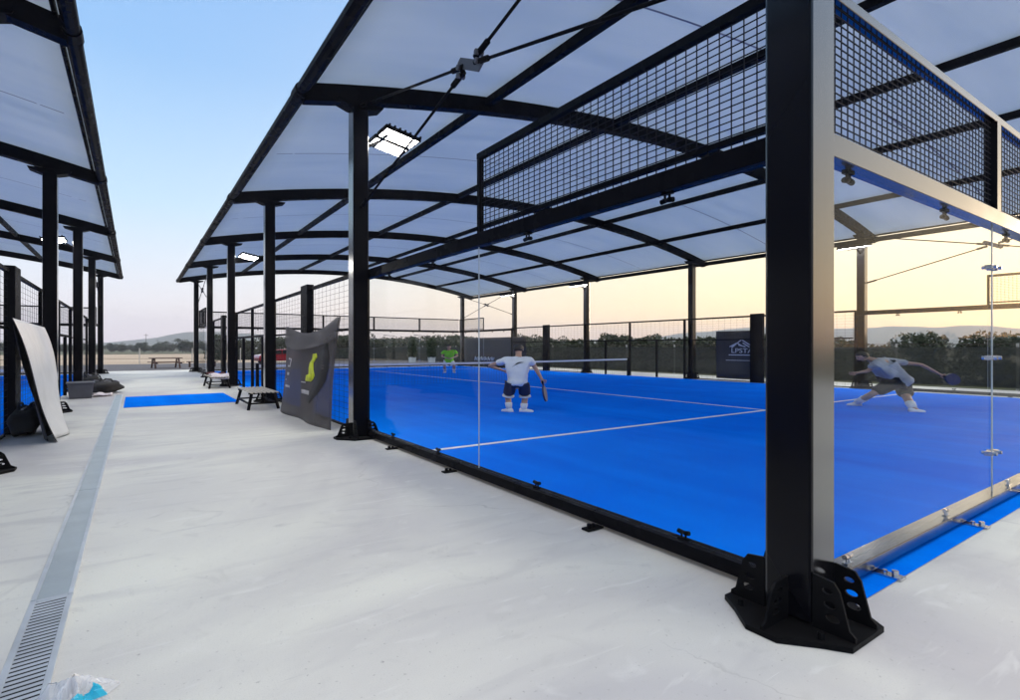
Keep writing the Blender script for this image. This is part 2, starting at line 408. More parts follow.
def plastic_mat():
    m, nt, out = nodes('clear_plastic_film')
    b = nt.nodes.new('ShaderNodeBsdfPrincipled'); b.inputs['Base Color'].default_value = (.78,.80,.86,1); b.inputs['Roughness'].default_value = .12
    b.inputs['Alpha'].default_value = .45
    nt.links.new(b.outputs[0], out.inputs[0]); return m
M['plastic'] = plastic_mat()
M['cyan'] = principled('cyan_print', (.02,.42,.62), rough=.3)

# ------------------------------------------------------------------ plan (metres; x across the walkway, y along it, z up)
WX, WXF = 3.45, 22.85            # the two long walls of the court in front
WY, WYF = 1.74, 40.54            # its two glass end walls
COLX, COLXF = 3.28, 23.2         # rows of canopy columns
COLY = [1.68 + 7.8*i for i in range(6)]
DX_COURT, DX_CANOPY = -24.75, -24.9   # the neighbouring court to the left
CAM_H = 1.61

# ------------------------------------------------------------------ ground
def sheet(name, x0, x1, y0, y1, z, mat, nx=1, ny=1):
    b = MB(); b.grid(lambda u, v: (x0+(x1-x0)*u, y0+(y1-y0)*v, z), nx, ny)
    return tag(b.build(name, mat), kind='structure')
sheet('ground', -1440, 1440, -690, 1490, -.012, M['field'])
sheet('sand_lot', -160, 75, 58, 150, -.008, M['sand'])
sheet('asphalt_road', -160, 75, 44.2, 62, -.004, M['asphalt'])
sheet('concrete_apron', -60, 26.6, -14, 44.4, 0, M['concrete'])
sheet('court_turf', 3.52, 22.78, 1.54, 40.74, .006, M['turf'])
sheet('neighbouring_court_turf', 3.52+DX_COURT, 22.78+DX_COURT, 1.54, 40.74, .006, M['turf'])
def court_lines(name, dx):
    b = MB(); w = .125; z = .0105
    def rect(x0, x1, y0, y1): b.grid(lambda u, v: (x0+(x1-x0)*u+dx, y0+(y1-y0)*v, z), 1, 1)
    xm = (WX+WXF)/2
    y1, y2 = WY+5.83, WYF-5.83
    rect(WX+.09, WXF-.09, y1-w/2, y1+w/2); rect(WX+.09, WXF-.09, y2-w/2, y2+w/2)
    rect(xm-w/2, xm+w/2, y1+w/2, y2-w/2)
    return tag(b.build(name, M['white_line']), kind='structure')
court_lines('court_lines', 0); court_lines('neighbouring_court_lines', DX_COURT)

# blue walkway mat
b = MB(); b.box((-.25,17.55,.002),(2.52,21.15,.018))
tag(b.build('walkway_mat', M['turf'], bevel=.004), 'blue turf mat laid across the concrete walkway between the two courts', 'mat')

# ------------------------------------------------------------------ drain
def drain_grate(y0, y1):
    t = empty('drain_grate', (-.435, y0, 0), 0, 'slotted steel grate at the near end of the floor drain', 'drain grate')
    L = y1-y0; h = .014
    f = MB(); f.box((-.105,0,.002),(-.075,L,h)); f.box((.075,0,.002),(.105,L,h)); f.box((-.0745,0,.002),(.0745,.02,h)); f.box((-.0745,L-.02,.002),(.0745,L,h))
    f.build('frame', M['galv_light'], t, bevel=.002)
    s = MB(); n = int(L/.045)
    for i in range(n):
        y = .03 + i*.045
        s.add([(-.0745,y,h-.002),(.0745,y+.02,h-.002),(.0745,y+.050,h-.002),(-.0745,y+.030,h-.002)], [(0,1,2,3)])
    s.build('bars', M['galv_light'], t)
    p = MB(); p.grid(lambda u, v: (-.0745+.149*u, .02+(L-.04)*v, .0045), 1, 1); p.build('gutter', M['pit'], t)
    return t
drain_grate(2.2, 4.5)
dy = [4.51, 7.7, 10.9, 14.1, 17.3, 20.5, 22.4]
ranks = ['first solid steel drain cover beside the slotted grate', 'second solid drain cover along the walkway, beyond the one touching the grate',
         'third solid drain cover along the walkway, level with the white banner', 'fourth solid drain cover along the walkway, past the white banner',
         'fifth solid drain cover, beside the near half of the blue mat', 'last short drain cover beside the black bag and the blue mat']
for i in range(6):
    y0, y1 = dy[i], dy[i+1]-.012
    t = empty('drain_cover', (-.435, y0, 0), 0, ranks[i], 'drain cover', 'steel plates covering the floor drain')
    p = MB(); p.box((-.078,0,.002),(.078,y1-y0,.011)); p.build('plate', M['galv'], t, bevel=.002)
    f = MB(); f.box((-.105,0,.002),(-.0785,y1-y0,.015)); f.box((.0785,0,.002),(.105,y1-y0,.015)); f.build('frame', M['galv_light'], t, bevel=.002)

# ------------------------------------------------------------------ canopy
EAVE0, EAVE1 = 2.28, 24.2
XC = (EAVE0+EAVE1)/2
def arch_z(x):
    q = (x-XC)/((EAVE1-EAVE0)/2)
    return 5.72 + 1.28*(1-q*q)
ARCH_D = .30
def gusset_mesh(reach):
    out = [(0,0),(reach,0),(reach,.025),(reach*.86,.05),(reach*.64,.24),(reach*.50,.285),(0,.30)]
    holes = []
    for cx, cz, rx, rz in ((.36,.228,.028,.016),(.42,.155,.034,.019),(.48,.085,.038,.020)):
        holes.append([(cx*reach+rx*math.cos(a*math.pi/8), cz+rz*math.sin(a*math.pi/8)) for a in range(16)])
    return plate_mesh([out]+holes, .016, 'gusset')
G_ME = gusset_mesh(.225)
def base_plate(mb, s=.14):
    # bolted foot: plate, four pairs of pierced gussets
    mb.prism([(-.19,-.375),(.19,-.375),(.28,-.25),(.42,-.09),(.42,.09),(.28,.25),(.19,.375),(-.19,.375),(-.28,.25),(-.42,.09),(-.42,-.09),(-.28,-.25)], 'z', .002, .032)
    for k in range(4):
        Rz = Matrix.Rotation(k*math.pi/2, 4, 'Z')
        for side in ((-1, 1) if k % 2 else (0,)):
            Mx = Rz @ Matrix.Translation((s+.001, side*(s-.012), .032)) @ Matrix.Rotation(math.pi/2, 4, 'X')
            mesh_into(mb, G_ME, Mx if k % 2 else Mx @ Matrix.Diagonal((1.2,.80,1,1)))
def canopy_thing():
    t = empty('canopy', (0,0,0), 0, 'long arched canopy with pale membrane roof over the court with the players', 'canopy')
    xs = [EAVE0+.06+(EAVE1-EAVE0-.12)*i/30 for i in range(31)]
    first = None
    for y in COLY:
        for cx in (COLX, COLXF):
            if first is None:
                c = MB(); c.box((-.14,-.14,.033),(.14,.14,arch_z(COLX)-.03))
                cm = c.build('column', M['steel_gloss'], t, bevel=.018); cm.location = (cx,y,0)
                pl = MB(); base_plate(pl); pl.build('base_plate', M['steel_matte'], cm)
                for sx in (-1,1):
                    for sy in (-1,1):
                        bo = MB(); bo.tube([(sx*.235,sy*.235,.0325),(sx*.235,sy*.235,.07)], .02, 6)
                        bo.build('anchor_bolt', M['steel_matte'], cm)
                hd = MB()
                hd.prism([(-.42,arch_z(COLX)-.005),(.42,arch_z(COLX)-.005),(.40,arch_z(COLX)-.05),(.16,arch_z(COLX)-.13),(-.16,arch_z(COLX)-.13),(-.40,arch_z(COLX)-.05)], 'y', -.155, .155)
                hd.build('head_plate', M['steel'], cm, bevel=.006)
                first = cm
            else:
                c = first.copy(); col.objects.link(c); c.parent = t; c.location = (cx,y,0)
                for ch in first.children:
                    d = ch.copy(); col.objects.link(d); d.parent = c
    # arches
    am = MB(); w = .11
    for i in range(len(xs)):
        x = xs[i]; z = arch_z(x)
        am.v += [(x,-w,z),(x,w,z),(x,w,z+ARCH_D),(x,-w,z+ARCH_D)]
    for i in range(len(xs)-1):
        a = i*4; e = a+4
        for k in range(4):
            k2 = (k+1)%4
            am.f.append((a+k,a+k2,e+k2,e+k)); am.m.append(0)
    n = (len(xs)-1)*4
    am.f += [(3,2,1,0),(n,n+1,n+2,n+3)]; am.m += [0,0]
    a0 = None
    for y in COLY:
        if a0 is None: a0 = am.build('arch', M['steel'], t, fix=True)
        o = a0 if y == COLY[0] else a0.copy()
        if o is not a0: col.objects.link(o); o.parent = t
        o.location = (0,y,0)
    # purlins and eaves between the arches, butted against them
    px = [EAVE0 + (EAVE1-EAVE0)*k/6 for k in range(1,6)]
    for x in px:
        p = MB()
        for i in range(5):
            p.box((x-.065,COLY[i]+w+.003,arch_z(x)+.10),(x+.065,COLY[i+1]-w-.003,arch_z(x)+.255))
        p.build('purlin', M['steel'], t)
    for x, s in ((EAVE0,-1),(EAVE1,1)):
        p = MB(); z = arch_z(EAVE0)+.17
        p.tube([(x,COLY[0]-.55,z),(x,COLY[-1]+.55,z)], .10, 12)
        for y in COLY: p.tube([(x,y-.16,z),(x,y+.16,z)], .118, 12)
        p.build('eave_tube', M['steel'], t, smooth=False)
        c = MB()     # lashing rail that takes the membrane edge
        c.tube([(x-s*.17,COLY[0]-.5,z+.13),(x-s*.17,COLY[-1]+.5,z+.13)], .035, 8); c.build('edge_rail', M['steel'], t)
    # membrane: one sheet, sagging slightly between the arches
    mm = MB(); nx, ny = 36, 50
    Y0, Y1 = COLY[0]-.5, COLY[-1]+.5
    def mem(u, v):
        x = EAVE0+.06+(EAVE1-EAVE0-.12)*u; y = Y0+(Y1-Y0)*v
        ph = ((y-COLY[0]) % 7.8)/7.8
        return (x, y, arch_z(x)+ARCH_D+.02-.05*math.sin(math.pi*ph)*(1 if COLY[0]<=y<=COLY[-1] else 0))
    mm.grid(mem, nx, ny)
    o = mm.build('membrane', M['membrane'], t, smooth=True)
    sd = o.modifiers.new('thick', 'SOLIDIFY'); sd.thickness = .006; sd.offset = 1
    # welded seams half way between the arches
    for i in range(5):
        s = MB(); y = COLY[i]+3.9
        for k in range(len(xs)-1):
            za, zb = mem((xs[k]-EAVE0)/(EAVE1-EAVE0),(y-Y0)/(Y1-Y0))[2]-.012, mem((xs[k+1]-EAVE0)/(EAVE1-EAVE0),(y-Y0)/(Y1-Y0))[2]-.012
            s.add([(xs[k],y-.02,za),(xs[k],y+.02,za),(xs[k+1],y+.02,zb),(xs[k+1],y-.02,zb)], [(0,1,2,3)])
        s.build('seam', M['seam'], t)
    # crossed tie rods with a node plate in the end bays
    def brace(x, ya, yb):
        s = MB(); ym = (ya+yb)/2; zm = 4.98
        nod = Vector((x,ym,zm))
        ends = [Vector((x,ya,5.86)),Vector((x,ya,4.02)),Vector((x,yb,5.86)),Vector((x,yb,4.08))]
        for e in ends:
            d = (nod-e).normalized(); a = e+Vector((0,.16 if e.y < ym else -.16,0)); q = nod-d*.24
            s.tube([a,q], .019, 8)
            s.tube([q-d*.18,q+d*.10], .036, 8)           # turnbuckle
            s.tube([a,a+d*.35], .034, 8)
        br = s.build('tie_rod', M['steel'], t, smooth=False)
        pm = MB()
        pm.prism([(ym-.27,zm-.13),(ym-.20,zm-.17),(ym+.22,zm+.04),(ym+.27,zm+.13),(ym+.20,zm+.17),(ym-.22,zm-.04)], 'x', x-.012, x+.012)
        for e in ends:
            d = (e-nod).normalized(); q = nod+d*.22
            pm.tube([(x-.05,q.y,q.z),(x+.05,q.y,q.z)], .035, 8)
        pm.build('node_plate', M['grey_crate'], br)
    for x in (COLX, COLXF):
        brace(x, COLY[0], COLY[1]); brace(x, COLY[4], COLY[5])
    return t
can = canopy_thing()
c2 = copy_tree(can); c2.location = (DX_CANOPY,0,0)
c2['label'] = 'arched canopy with pale membrane roof over the court beside the white banner and the drain'

# ------------------------------------------------------------------ court walls
def wires(mb, P, du, dv, nu, nv, t):
    """wire mesh spanned from corner P by vectors du, dv with nu and nv cells"""
    P = Vector(P); du = Vector(du); dv = Vector(dv)
    up = du.cross(dv).normalized()
    for i in range(nu+1):
        a = P+du*(i/nu); mb.bar(a, a+dv, t, t, up=up, caps=False)
    for j in range(nv+1):
        a = P+dv*(j/nv)+up*t*.9; mb.bar(a, a+du, t, t, up=up, caps=False)
GZ0, GZ1, RZ1, MZ1 = .135, 2.83, 2.985, 3.96
CW, CH = .097, .056
def clamp_mesh():
    c = MB()
    c.box((-.05,-.022,0),(.05,.022,.012))
    for s in (-1,1):
        c.tube([(s*.022,0,.010),(s*.022,0,.055)], .010, 8); c.tube([(s*.022-.012*s,0,.055),(s*.06,0,.062)], .021, 8)
    return c
def foot_mesh():
    c = MB(); c.box((-.15,-.045,.004),(.03,.045,.02)); c.tube([(-.10,0,.02),(-.10,0,.055)], .022, 8); c.tube([(-.04,.01,.02),(-.04,.01,.045)], .016, 8)
    return c
def side_wall():
    t = empty('side_wall', (WX, WY, 0), 0, 'long side wall of the near court, its two glass panes and raised mesh beside the walkway', 'court wall')
    L = WYF-WY
    segs = [(0.02, 7.76), (L-7.76, L-.02)]
    gp = None
    for k, (a, e) in enumerate(segs):
        b = MB(); b.box((-.07,a,.035),(.07,e,.134)); b.build('bottom_rail', M['steel'], t, bevel=.006)
        b = MB(); b.box((-.06,a,GZ1),(.06,e,RZ1)); b.build('top_rail', M['steel'], t, bevel=.006)
        for q in range(2):
            y0 = a+.03+q*(e-a-.03)/2; y1 = a+(q+1)*(e-a-.03)/2-.008
            b = MB(); b.box((-.009,y0,GZ0),(.009,y1,GZ1-.001)); b.build('glass_panel', M['glass'], t)
        ym_ = a+.03+(e-a-.03)/2-.004
        b = MB(); b.box((-.007,ym_-.0027,GZ0),(.007,ym_+.0027,GZ1-.001)); b.build('joint_seal', M['seal'], t)
        my0 = a+.04 if k == 0 else e-3.88; my1 = my0+3.84
        b = MB()
        b.box((-.035,my0,MZ1-.07),(.035,my1,MZ1)); b.box((-.03,my0,RZ1+.002),(.03,my0+.06,MZ1-.072)); b.box((-.03,my1-.06,RZ1+.002),(.03,my1,MZ1-.072))
        b.box((-.022,my0+.062,RZ1+.05),(.022,my1-.062,RZ1+.09))
        b.build('mesh_frame', M['steel'], t)
        b = MB(); wires(b, (.0,my0+.06,RZ1+.01), (0,my1-my0-.12,0), (0,0,MZ1-RZ1-.09), int((my1-my0)/CW), int((MZ1-RZ1)/CH), .0068)
        b.build('mesh_panel', M['steel_mesh'], t)
        cy = [.9, 2.75, 5.0, 6.6] if k == 0 else [1.2, 3.0, 5.0, 6.6]
        for y in cy:
            o = clamp_mesh().build('glass_clamp', M['steel_matte'], t); o.location = (.02,a+y,.1345); o.rotation_euler = (0,0,R(90)); o.scale = (.85,.85,.85)
            o = clamp_mesh().build('glass_clamp', M['steel_matte'], t); o.location = (.012,a+y+.15,GZ1-.002); o.rotation_euler = (R(180),0,R(90))
        for y in (1.75, 4.4, 6.3):
            o = foot_mesh().build('anchor_foot', M['steel_matte'], t); o.location = (-.07,a+y,0)
    # mesh bays with posts, door openings on both sides of the net
    ys = [7.86, 11.85, 15.7]
    bays = [(ys[0],ys[1]),(ys[1],ys[2])]
    bays += [(L-e, L-a) for a, e in bays]
    for a, e in bays:
        b = MB(); wires(b, (0,a+.04,.05), (0,e-a-.08,0), (0,0,2.9), int((e-a)/.30), int(2.9/.11), .0042)
        b.build('mesh_panel', M['steel_mesh'], t)
        b = MB(); b.box((-.025,a+.05,.03),(.025,e-.05,.07)); b.box((-.02,a+.05,1.93),(.02,e-.05,1.98)); b.build('mid_rail', M['steel'], t)
    b = MB(); b.box((-.03,7.80,2.96),(.03,L-7.80,3.03)); b.build('fence_rail', M['steel'], t)
    b = MB(); wires(b, (0,15.8,2.02), (0,L-31.6,0), (0,0,.93), 24, 9, .0042); b.build('mesh_panel', M['steel_mesh'], t)
    b = MB(); b.box((-.03,15.75,1.94),(.03,L-15.75,2.01)); b.build('door_header', M['steel'], t)
    for y in (7.81, 15.72, 17.5, L/2, L-17.5, L-15.72, L-7.81):
        b = MB(); top = 2.955 if y not in (17.5, L-17.5) else 1.935
        b.box((-.045,y-.045,.012),(.045,y+.045,top)); b.build('post', M['steel'], t)
    for y in (11.85, L-11.85):
        b = MB(); b.box((-.10,y-.30,.012),(.06,y+.30,3.10)); b.build('gate_post', M['steel'], t, bevel=.008)
    return t
near_wall = side_wall()
def place_wall(x, flip, label, y=WY):
    o = copy_tree(near_wall); o.location = (x, y, 0); o['label'] = label
    if flip: o.rotation_euler = (0,0,math.pi); o.location = (x, WYF, 0)
    return o
place_wall(WXF, True, 'far side wall of the court with the players, in front of the dark hedge', )
place_wall(WXF+DX_COURT, True, 'side wall of the neighbouring court that carries the white banner')
place_wall(WX+DX_COURT, False, 'far side wall of the neighbouring court, seen through its fence')

def end_wall():
    t = empty('end_wall', (WX, WY, 0), 0, 'near end wall of glass with raised mesh, right of the big corner column', 'court wall')
    L = WXF-WX; n = 5; s = (L-.1)/n
    b = MB(); b.box((.09,-.075,.045),(L-.09,.075,.134)); b.build('bottom_rail', M['steel_gloss'], t, bevel=.006)
    b = MB(); b.box((.09,-.075,GZ1),(L-.09,.055,RZ1)); b.build('top_rail', M['steel_gloss'], t, bevel=.006)
    for k in range(n):
        x0 = .05+k*s-(.15 if k else 0); x1 = .05+(k+1)*s-.012-.15
        b = MB(); b.box((max(x0,.10),-.009,GZ0),(x1,.009,GZ1-.001)); b.build('glass_panel', M['glass_end'], t)
        b = MB(); wires(b, (max(x0,.1)+.03,0,RZ1+.01), (x1-max(x0,.1)-.06,0,0), (0,0,MZ1-RZ1-.085), int(s/CW), int((MZ1-RZ1)/CH), .0068)
        b.build('mesh_panel', M['steel_mesh'], t)
        b = MB(); b.box((x1-.06,-.06,RZ1+.002),(x1+.06,.05,MZ1-.072)); b.build('mesh_post', M['steel_gloss'], t)
        if k < n-1:
            b = MB(); b.box((x1+.0025,-.007,GZ0),(x1+.0095,.007,GZ1-.001)); b.build('joint_seal', M['seal'], t)
            for z in (.53, 1.50, 2.42):
                j = MB()
                for sx in (-1,1):
                    j.box((x1+.006+sx*.075-.045,-.03,z-.022),(x1+.006+sx*.075+.045,.03,z+.022))
                    j.tube([(x1+.006+sx*.08,-.06,z),(x1+.006+sx*.08,.06,z)], .018, 8)
                j.box((x1-.07,-.026,z-.012),(x1+.082,.026,z+.012))
                j.build('joint_clamp', M['chrome'], t)
        for q in (.12,.62):
            x = max(x0,.1)+q*(x1-x0)
            o = clamp_mesh().build('glass_clamp', M['chrome'], t); o.location = (x,-.02,.1345); o.scale = (.8,.8,.8)
            o = foot_mesh().build('anchor_foot', M['chrome'], t); o.location = (x+.35,-.075,0); o.rotation_euler = (0,0,R(90))
            o = clamp_mesh().build('glass_clamp', M['steel_matte'], t); o.location = (x+.1,.02,GZ1-.002); o.rotation_euler = (R(180),0,0)
    b = MB(); b.box((.1,-.05,MZ1-.07),(L-.1,.05,MZ1)); b.build('mesh_frame', M['steel_gloss'], t, bevel=.005)
    return t
ew = end_wall()
e2 = copy_tree(ew); e2.location = (WXF, WYF, 0); e2.rotation_euler = (0,0,math.pi); e2['label'] = 'far end wall of the court, beyond the net and the player in lime green'
e3 = copy_tree(ew); e3.location = (WXF+DX_COURT, WYF, 0); e3.rotation_euler = (0,0,math.pi); e3['label'] = 'far end wall of the neighbouring court, behind the white banner'

# ------------------------------------------------------------------ net
def net_thing(dx, label):
    t = empty('net', (dx, (WY+WYF)/2, 0), 0, label, 'net')
    def top(u): return .93-.05*math.sin(math.pi*u)
    x0, x1 = WX+.22, WXF-.22
    n = MB(); N = 128
    for i in range(N+1):
        u = i/N; x = x0+(x1-x0)*u
        n.bar((x,0,.03),(x,0,top(u)-.03), .004, .004, caps=False)
    for j in range(9):
        z = .04+.1*j
        n.bar((x0,.006,z),(x1,.006,z), .004, .004, caps=False)
    n.build('mesh', M['net'], t)
    tp = MB(); K = 24
    for i in range(K):
        u, w = i/K, (i+1)/K
        tp.add([(x0+(x1-x0)*q, s*.012, top(q)+dz) for q in (u,w) for dz in (-.04,.04) for s in (-1,1)],
               [(0,1,5,4),(2,6,7,3),(0,4,6,2),(1,3,7,5)])
    tp.build('tape', M['tape'], t)
    for x in (x0-.06, x1+.06):
        p = MB(); p.box((x-.05,-.05,.008),(x+.05,.05,1.02)); p.build('post', M['steel'], t, bevel=.008)
    return t
net_thing(0, 'tennis style net with white tape across the court with the players')
net_thing(DX_COURT, 'net with white tape across the neighbouring court left of the walkway')

# ------------------------------------------------------------------ floodlights
def floodlight():
    t = empty('floodlight', (0,0,0), 0)
    b = MB(); b.bar((0,0,0),(.26,0,.16), .06, .05); b.bar((.26,-.34,.165),(.26,.34,.165), .05, .03)
    b.box((-.03,-.09,-.10),(.0,.09,.12)); b.build('bracket', M['steel'], t)
    for s in (-1,1):
        h = MB(); h.box((-.16,-.22,-.03),(.52,.22,.04))
        for k in range(7): h.box((-.1+k*.1,-.2,.041),(-.07+k*.1,.2,.085))
        ho = h.build('housing', M['steel_matte'], t, bevel=.006)
        ho.location = (.34,s*.262,.24); ho.rotation_euler = (0,R(10),0)
        p = MB(); p.box((-.12,-.19,-.036),(.48,.19,-.0315)); p.build('led_panel', M['led'], ho)
    return t
fl = floodlight()
FL = [((COLX+.15,9.5,5.22),0,'lit twin floodlight on the second column behind the corner column'),
      ((COLX+.15,25.08,5.22),0,'lit twin floodlight on the column beside the towel bench'),
      ((COLXF-.15,9.48,5.22),math.pi,'lit twin floodlight glowing through the near glass end wall'),
      ((COLXF-.15,25.08,5.22),math.pi,'lit twin floodlight on the far column right of the player in white'),
      ((COLXF-.15,32.88,5.22),math.pi,'lit twin floodlight on the far column above the player in white'),
      ((COLXF+DX_CANOPY-.15,25.08,5.22),math.pi,'lit twin floodlight under the canopy over the neighbouring court')]
for i, (p, rz, lab) in enumerate(FL):
    o = fl if i == 0 else copy_tree(fl)
    o.location = p; o.rotation_euler = (0,0,rz)
    tag(o, lab, 'floodlight', 'floodlights on the canopy columns')

# ------------------------------------------------------------------ benches
def bench():
    t = empty('bench')
    n = 7
    for i in range(n):
        x = -.30+i*.10
        s = MB(); s.box((x-.024,-1.15,.435),(x+.024,1.15,.462)); s.build('slat', M['wood_pale'], t, bevel=.005)
    for y in (-.85,.85):
        for x in (-1,1):
            l = MB(); l.bar((x*.27,y,.40),(x*.36,y*1.12,.0), .055, .055); l.build('leg', M['steel'], t)
    f = MB()
    for y in (-.85,.85): f.box((-.34,y-.03,.395),(.34,y+.03,.433)); f.bar((-.325,y*1.05,.16),(.325,y*1.05,.16), .04, .04)
    f.bar((.325,-.89,.16),(.325,.89,.16), .04,.04); f.bar((-.325,-.89,.16),(-.325,.89,.16), .04,.04)
    f.build('frame', M['steel'], t)
    return t
b1 = bench(); b1.location = (2.72,16.0,0); tag(b1, 'bare slatted bench on splayed black legs, next to the dark banner', 'bench', 'benches along the court wall')
b2 = copy_tree(b1); b2.location = (2.70,24.6,0); tag(b2, 'slatted bench with towels lying on it, beyond the blue mat', 'bench', 'benches along the court wall')
def towel(name, label, x0, y0, w, d, z, mat, drop):
    m = MB()
    rnd = random.Random(name+label)
    def fn(u, v):
        x = x0+w*u; y = y0+d*v
        zz = z+.03+.05*math.sin(u*7+v*3)*math.sin(v*6)+rnd.uniform(0,.012)
        if v < .12 and drop: zz -= .16*(1-v/.12)
        return (x,y,zz+.03)
    m.grid(fn, 12, 16); o = m.build(name, mat, smooth=True)
    sd = o.modifiers.new('thick','SOLIDIFY'); sd.thickness = .02
    return tag(o, label, 'towel')
towel('towel', 'pale towel bunched on the far bench', 2.42, 23.7, .62, 1.0, .47, M['towel'], True)
towel('towel', 'dark red towel on the far bench next to the pale towel', 2.42, 24.8, .6, .9, .47, M['towel_red'], False)

# bags and crates left of the walkway
def bag(name, label, loc, size, mat, rz=0, seed=1):
    rnd = random.Random(seed)
    t = empty(name, loc, rz, label, 'bag')
    m = MB(); sx, sy, sz = size
    n = 12
    vs = []
    for j in range(n+1):
        th = math.pi*j/n
        for i in range(2*n):
            a = math.pi*i/n
            q = 1+.10*math.sin(3*a+seed)+.08*math.sin(5*th+2*a)+rnd.uniform(-.03,.03)
            sg = lambda v: math.copysign(abs(v)**.7, v)
            vs.append((sx*q*sg(math.sin(th)*math.cos(a)), sy*q*sg(math.sin(th)*math.sin(a)), max(.003, sz*.5+sz*.5*q*math.cos(th))))
    fs = [(j*2*n+i,(j+1)*2*n+i,(j+1)*2*n+(i+1)%(2*n),j*2*n+(i+1)%(2*n)) for j in range(n) for i in range(2*n)]
    m.add(vs, fs); m.build('body', mat, t, smooth=True)
    h = MB()
    for s in (-1,1):
        h.tube([(s*sx*.35,-sy*.5,sz*.86),(s*sx*.42,-sy*.25,sz*1.12),(s*sx*.42,sy*.25,sz*1.12),(s*sx*.35,sy*.5,sz*.86)], .022, 6)
    h.build('handle', mat, t, smooth=True)
    z = MB(); z.bar((0,-sy*.7,sz*.985),(0,sy*.7,sz*.985), .03,.02); z.build('zip', M['print_grey'], t)
    return t
bag('sports_bag', 'slumped black sports bag lying on the concrete beyond the drain', (-.95,23.9,0), (.46,.75,.42), M['black_fab'], .5, 2)
bag('sports_bag', 'black sports bag standing at the foot of the left column row', (-1.5,27.2,0), (.35,.6,.5), M['black_fab'], .2, 5)
t = empty('crate', (-1.42,21.9,0), .06, 'grey plastic crate beside the slumped black bag', 'crate')
m = MB(); m.prism([(-.28,.004),(.28,.004),(.33,.46),(-.33,.46)], 'y', -.42, .42); m.build('bin', M['grey_crate'], t, bevel=.02)
m = MB(); m.box((-.36,-.46,.461),(.36,.46,.50)); m.build('lid', M['grey_crate'], t, bevel=.01)
towel('towel', 'white towel lying by the grey crate and black bag', -1.12, 21.9, .5, .8, .0, M['towel'], False)
bag('sports_bag', 'black sports bag leaning under the white banner', (-1.66,13.4,0), (.20,.7,.5), M['black_fab'], 0, 9)

# ------------------------------------------------------------------ banners
def cloth(name, label, fn, nu, nv, mats, thick=.012, cat='banner'):
    t = empty(name, (0,0,0), 0, label, cat)
    m = MB(); m.grid(fn, nu, nv); o = m.build('cloth', mats[0], t, smooth=True)
    for x in mats[1:]: o.data.materials.append(x)
    sd = o.modifiers.new('thick','SOLIDIFY'); sd.thickness = thick; sd.offset = -1
    if len(mats) > 1:
        sd.material_offset = 1; sd.material_offset_rim = 1; o.data.flip_normals()
    return t, o
def lerp(a, b, t): return a+(b-a)*t
def wb(u, v):      # white banner; u along, v from top to bottom
    tp = Vector((-1.56,11.3,2.06)).lerp(Vector((-1.56,14.9,2.02)), u)
    bt = Vector((-1.12,11.85,.012)).lerp(Vector((-1.02,13.15,.02)), u)
    p = tp.lerp(bt, v)
    p.x += .10*math.sin(math.pi*v)*(.5-v)*2 + .05*math.sin(u*8+v*2)*v
    p.y += -.25*math.sin(math.pi*v)*(1-u)*.3 + .22*v*(1-v)*u
    return tuple(p)
cloth('banner', 'white banner sheet sagging from the fence onto the concrete left of the drain', wb, 22, 30, [M['banner_white'], M['banner_back']])
def wb2(u, v):     # its dark underside sheet, turned under behind it
    tp = Vector((-1.60,11.6,1.96)).lerp(Vector((-1.62,14.6,1.96)), u)
    bt = Vector((-1.22,11.95,.02)).lerp(Vector((-1.3,13.6,.02)), u)
    p = tp.lerp(bt, v); p.x += .06*math.sin(u*7+v*3)*v-.05*math.sin(math.pi*v)
    return tuple(p)
cloth('banner', 'dark sheet hanging behind the white banner, close to the fence', wb2, 16, 20, [M['banner_back']])

def db(u, v):      # dark sheer banner beside the second column
    top = Vector((3.02,13.75,2.10)).lerp(Vector((3.22,10.25,2.20)), u)
    top.z -= .26*math.sin(math.pi*u)*(1-.25*u) if v < .5 else 0
    bot = Vector((2.98,14.35,.012)).lerp(Vector((3.02,10.5,.012)), u)
    if u > .5: bot.x += .05*(u-.5)
    p = Vector((3.02,13.75,2.10)).lerp(Vector((3.22,10.25,2.20)), u).lerp(bot, v)
    p.z -= .24*math.sin(math.pi*u)*max(0, 1-v*2.2)
    p.x += -.10*math.sin(math.pi*v)*math.sin(math.pi*u) + .035*math.sin(u*11+v*3)*(.3+v)
    p.y += .16*math.sin(math.pi*v)*(u-.5)
    return tuple(p)
dbt, dbo = cloth('banner', 'sheer dark advertising banner with a yellow figure, draped beside the second column', db, 26, 26, [M['banner_dark']])
# upper hem flap that has folded forward
def fl_(u, v):
    p = Vector(db(u, v*.16)); p.x -= .05+.10*v*math.sin(math.pi*u); p.z -= .10*v; return tuple(p)
m = MB(); m.grid(fl_, 20, 5); o = m.build('folded_hem', M['banner_dark'], dbt, smooth=True)
def on_banner(pts, off=-.02):
    vs = []
    for (u, v) in pts:
        p = Vector(db(u, v)); vs.append((p.x+off, p.y, p.z))
    return vs
def print_strip(name, mat, left, right, off=-.02):
    """printed shape given by its left and right edges in banner coordinates"""
    m = MB(); n = len(left)
    L_ = on_banner(left, off); R_ = on_banner(right, off)
    m.add(L_+R_, [(i,i+1,n+i+1,n+i) for i in range(n-1)])
    o = m.build(name, mat, dbt, smooth=True)
    sd = o.modifiers.new('thick','SOLIDIFY'); sd.thickness = .003
    return o
def smooth_pts(pts, n=4):
    out = []
    for i in range(len(pts)-1):
        for k in range(n): out.append((lerp(pts[i][0],pts[i+1][0],k/n), lerp(pts[i][1],pts[i+1][1],k/n)))
    return out+[pts[-1]]
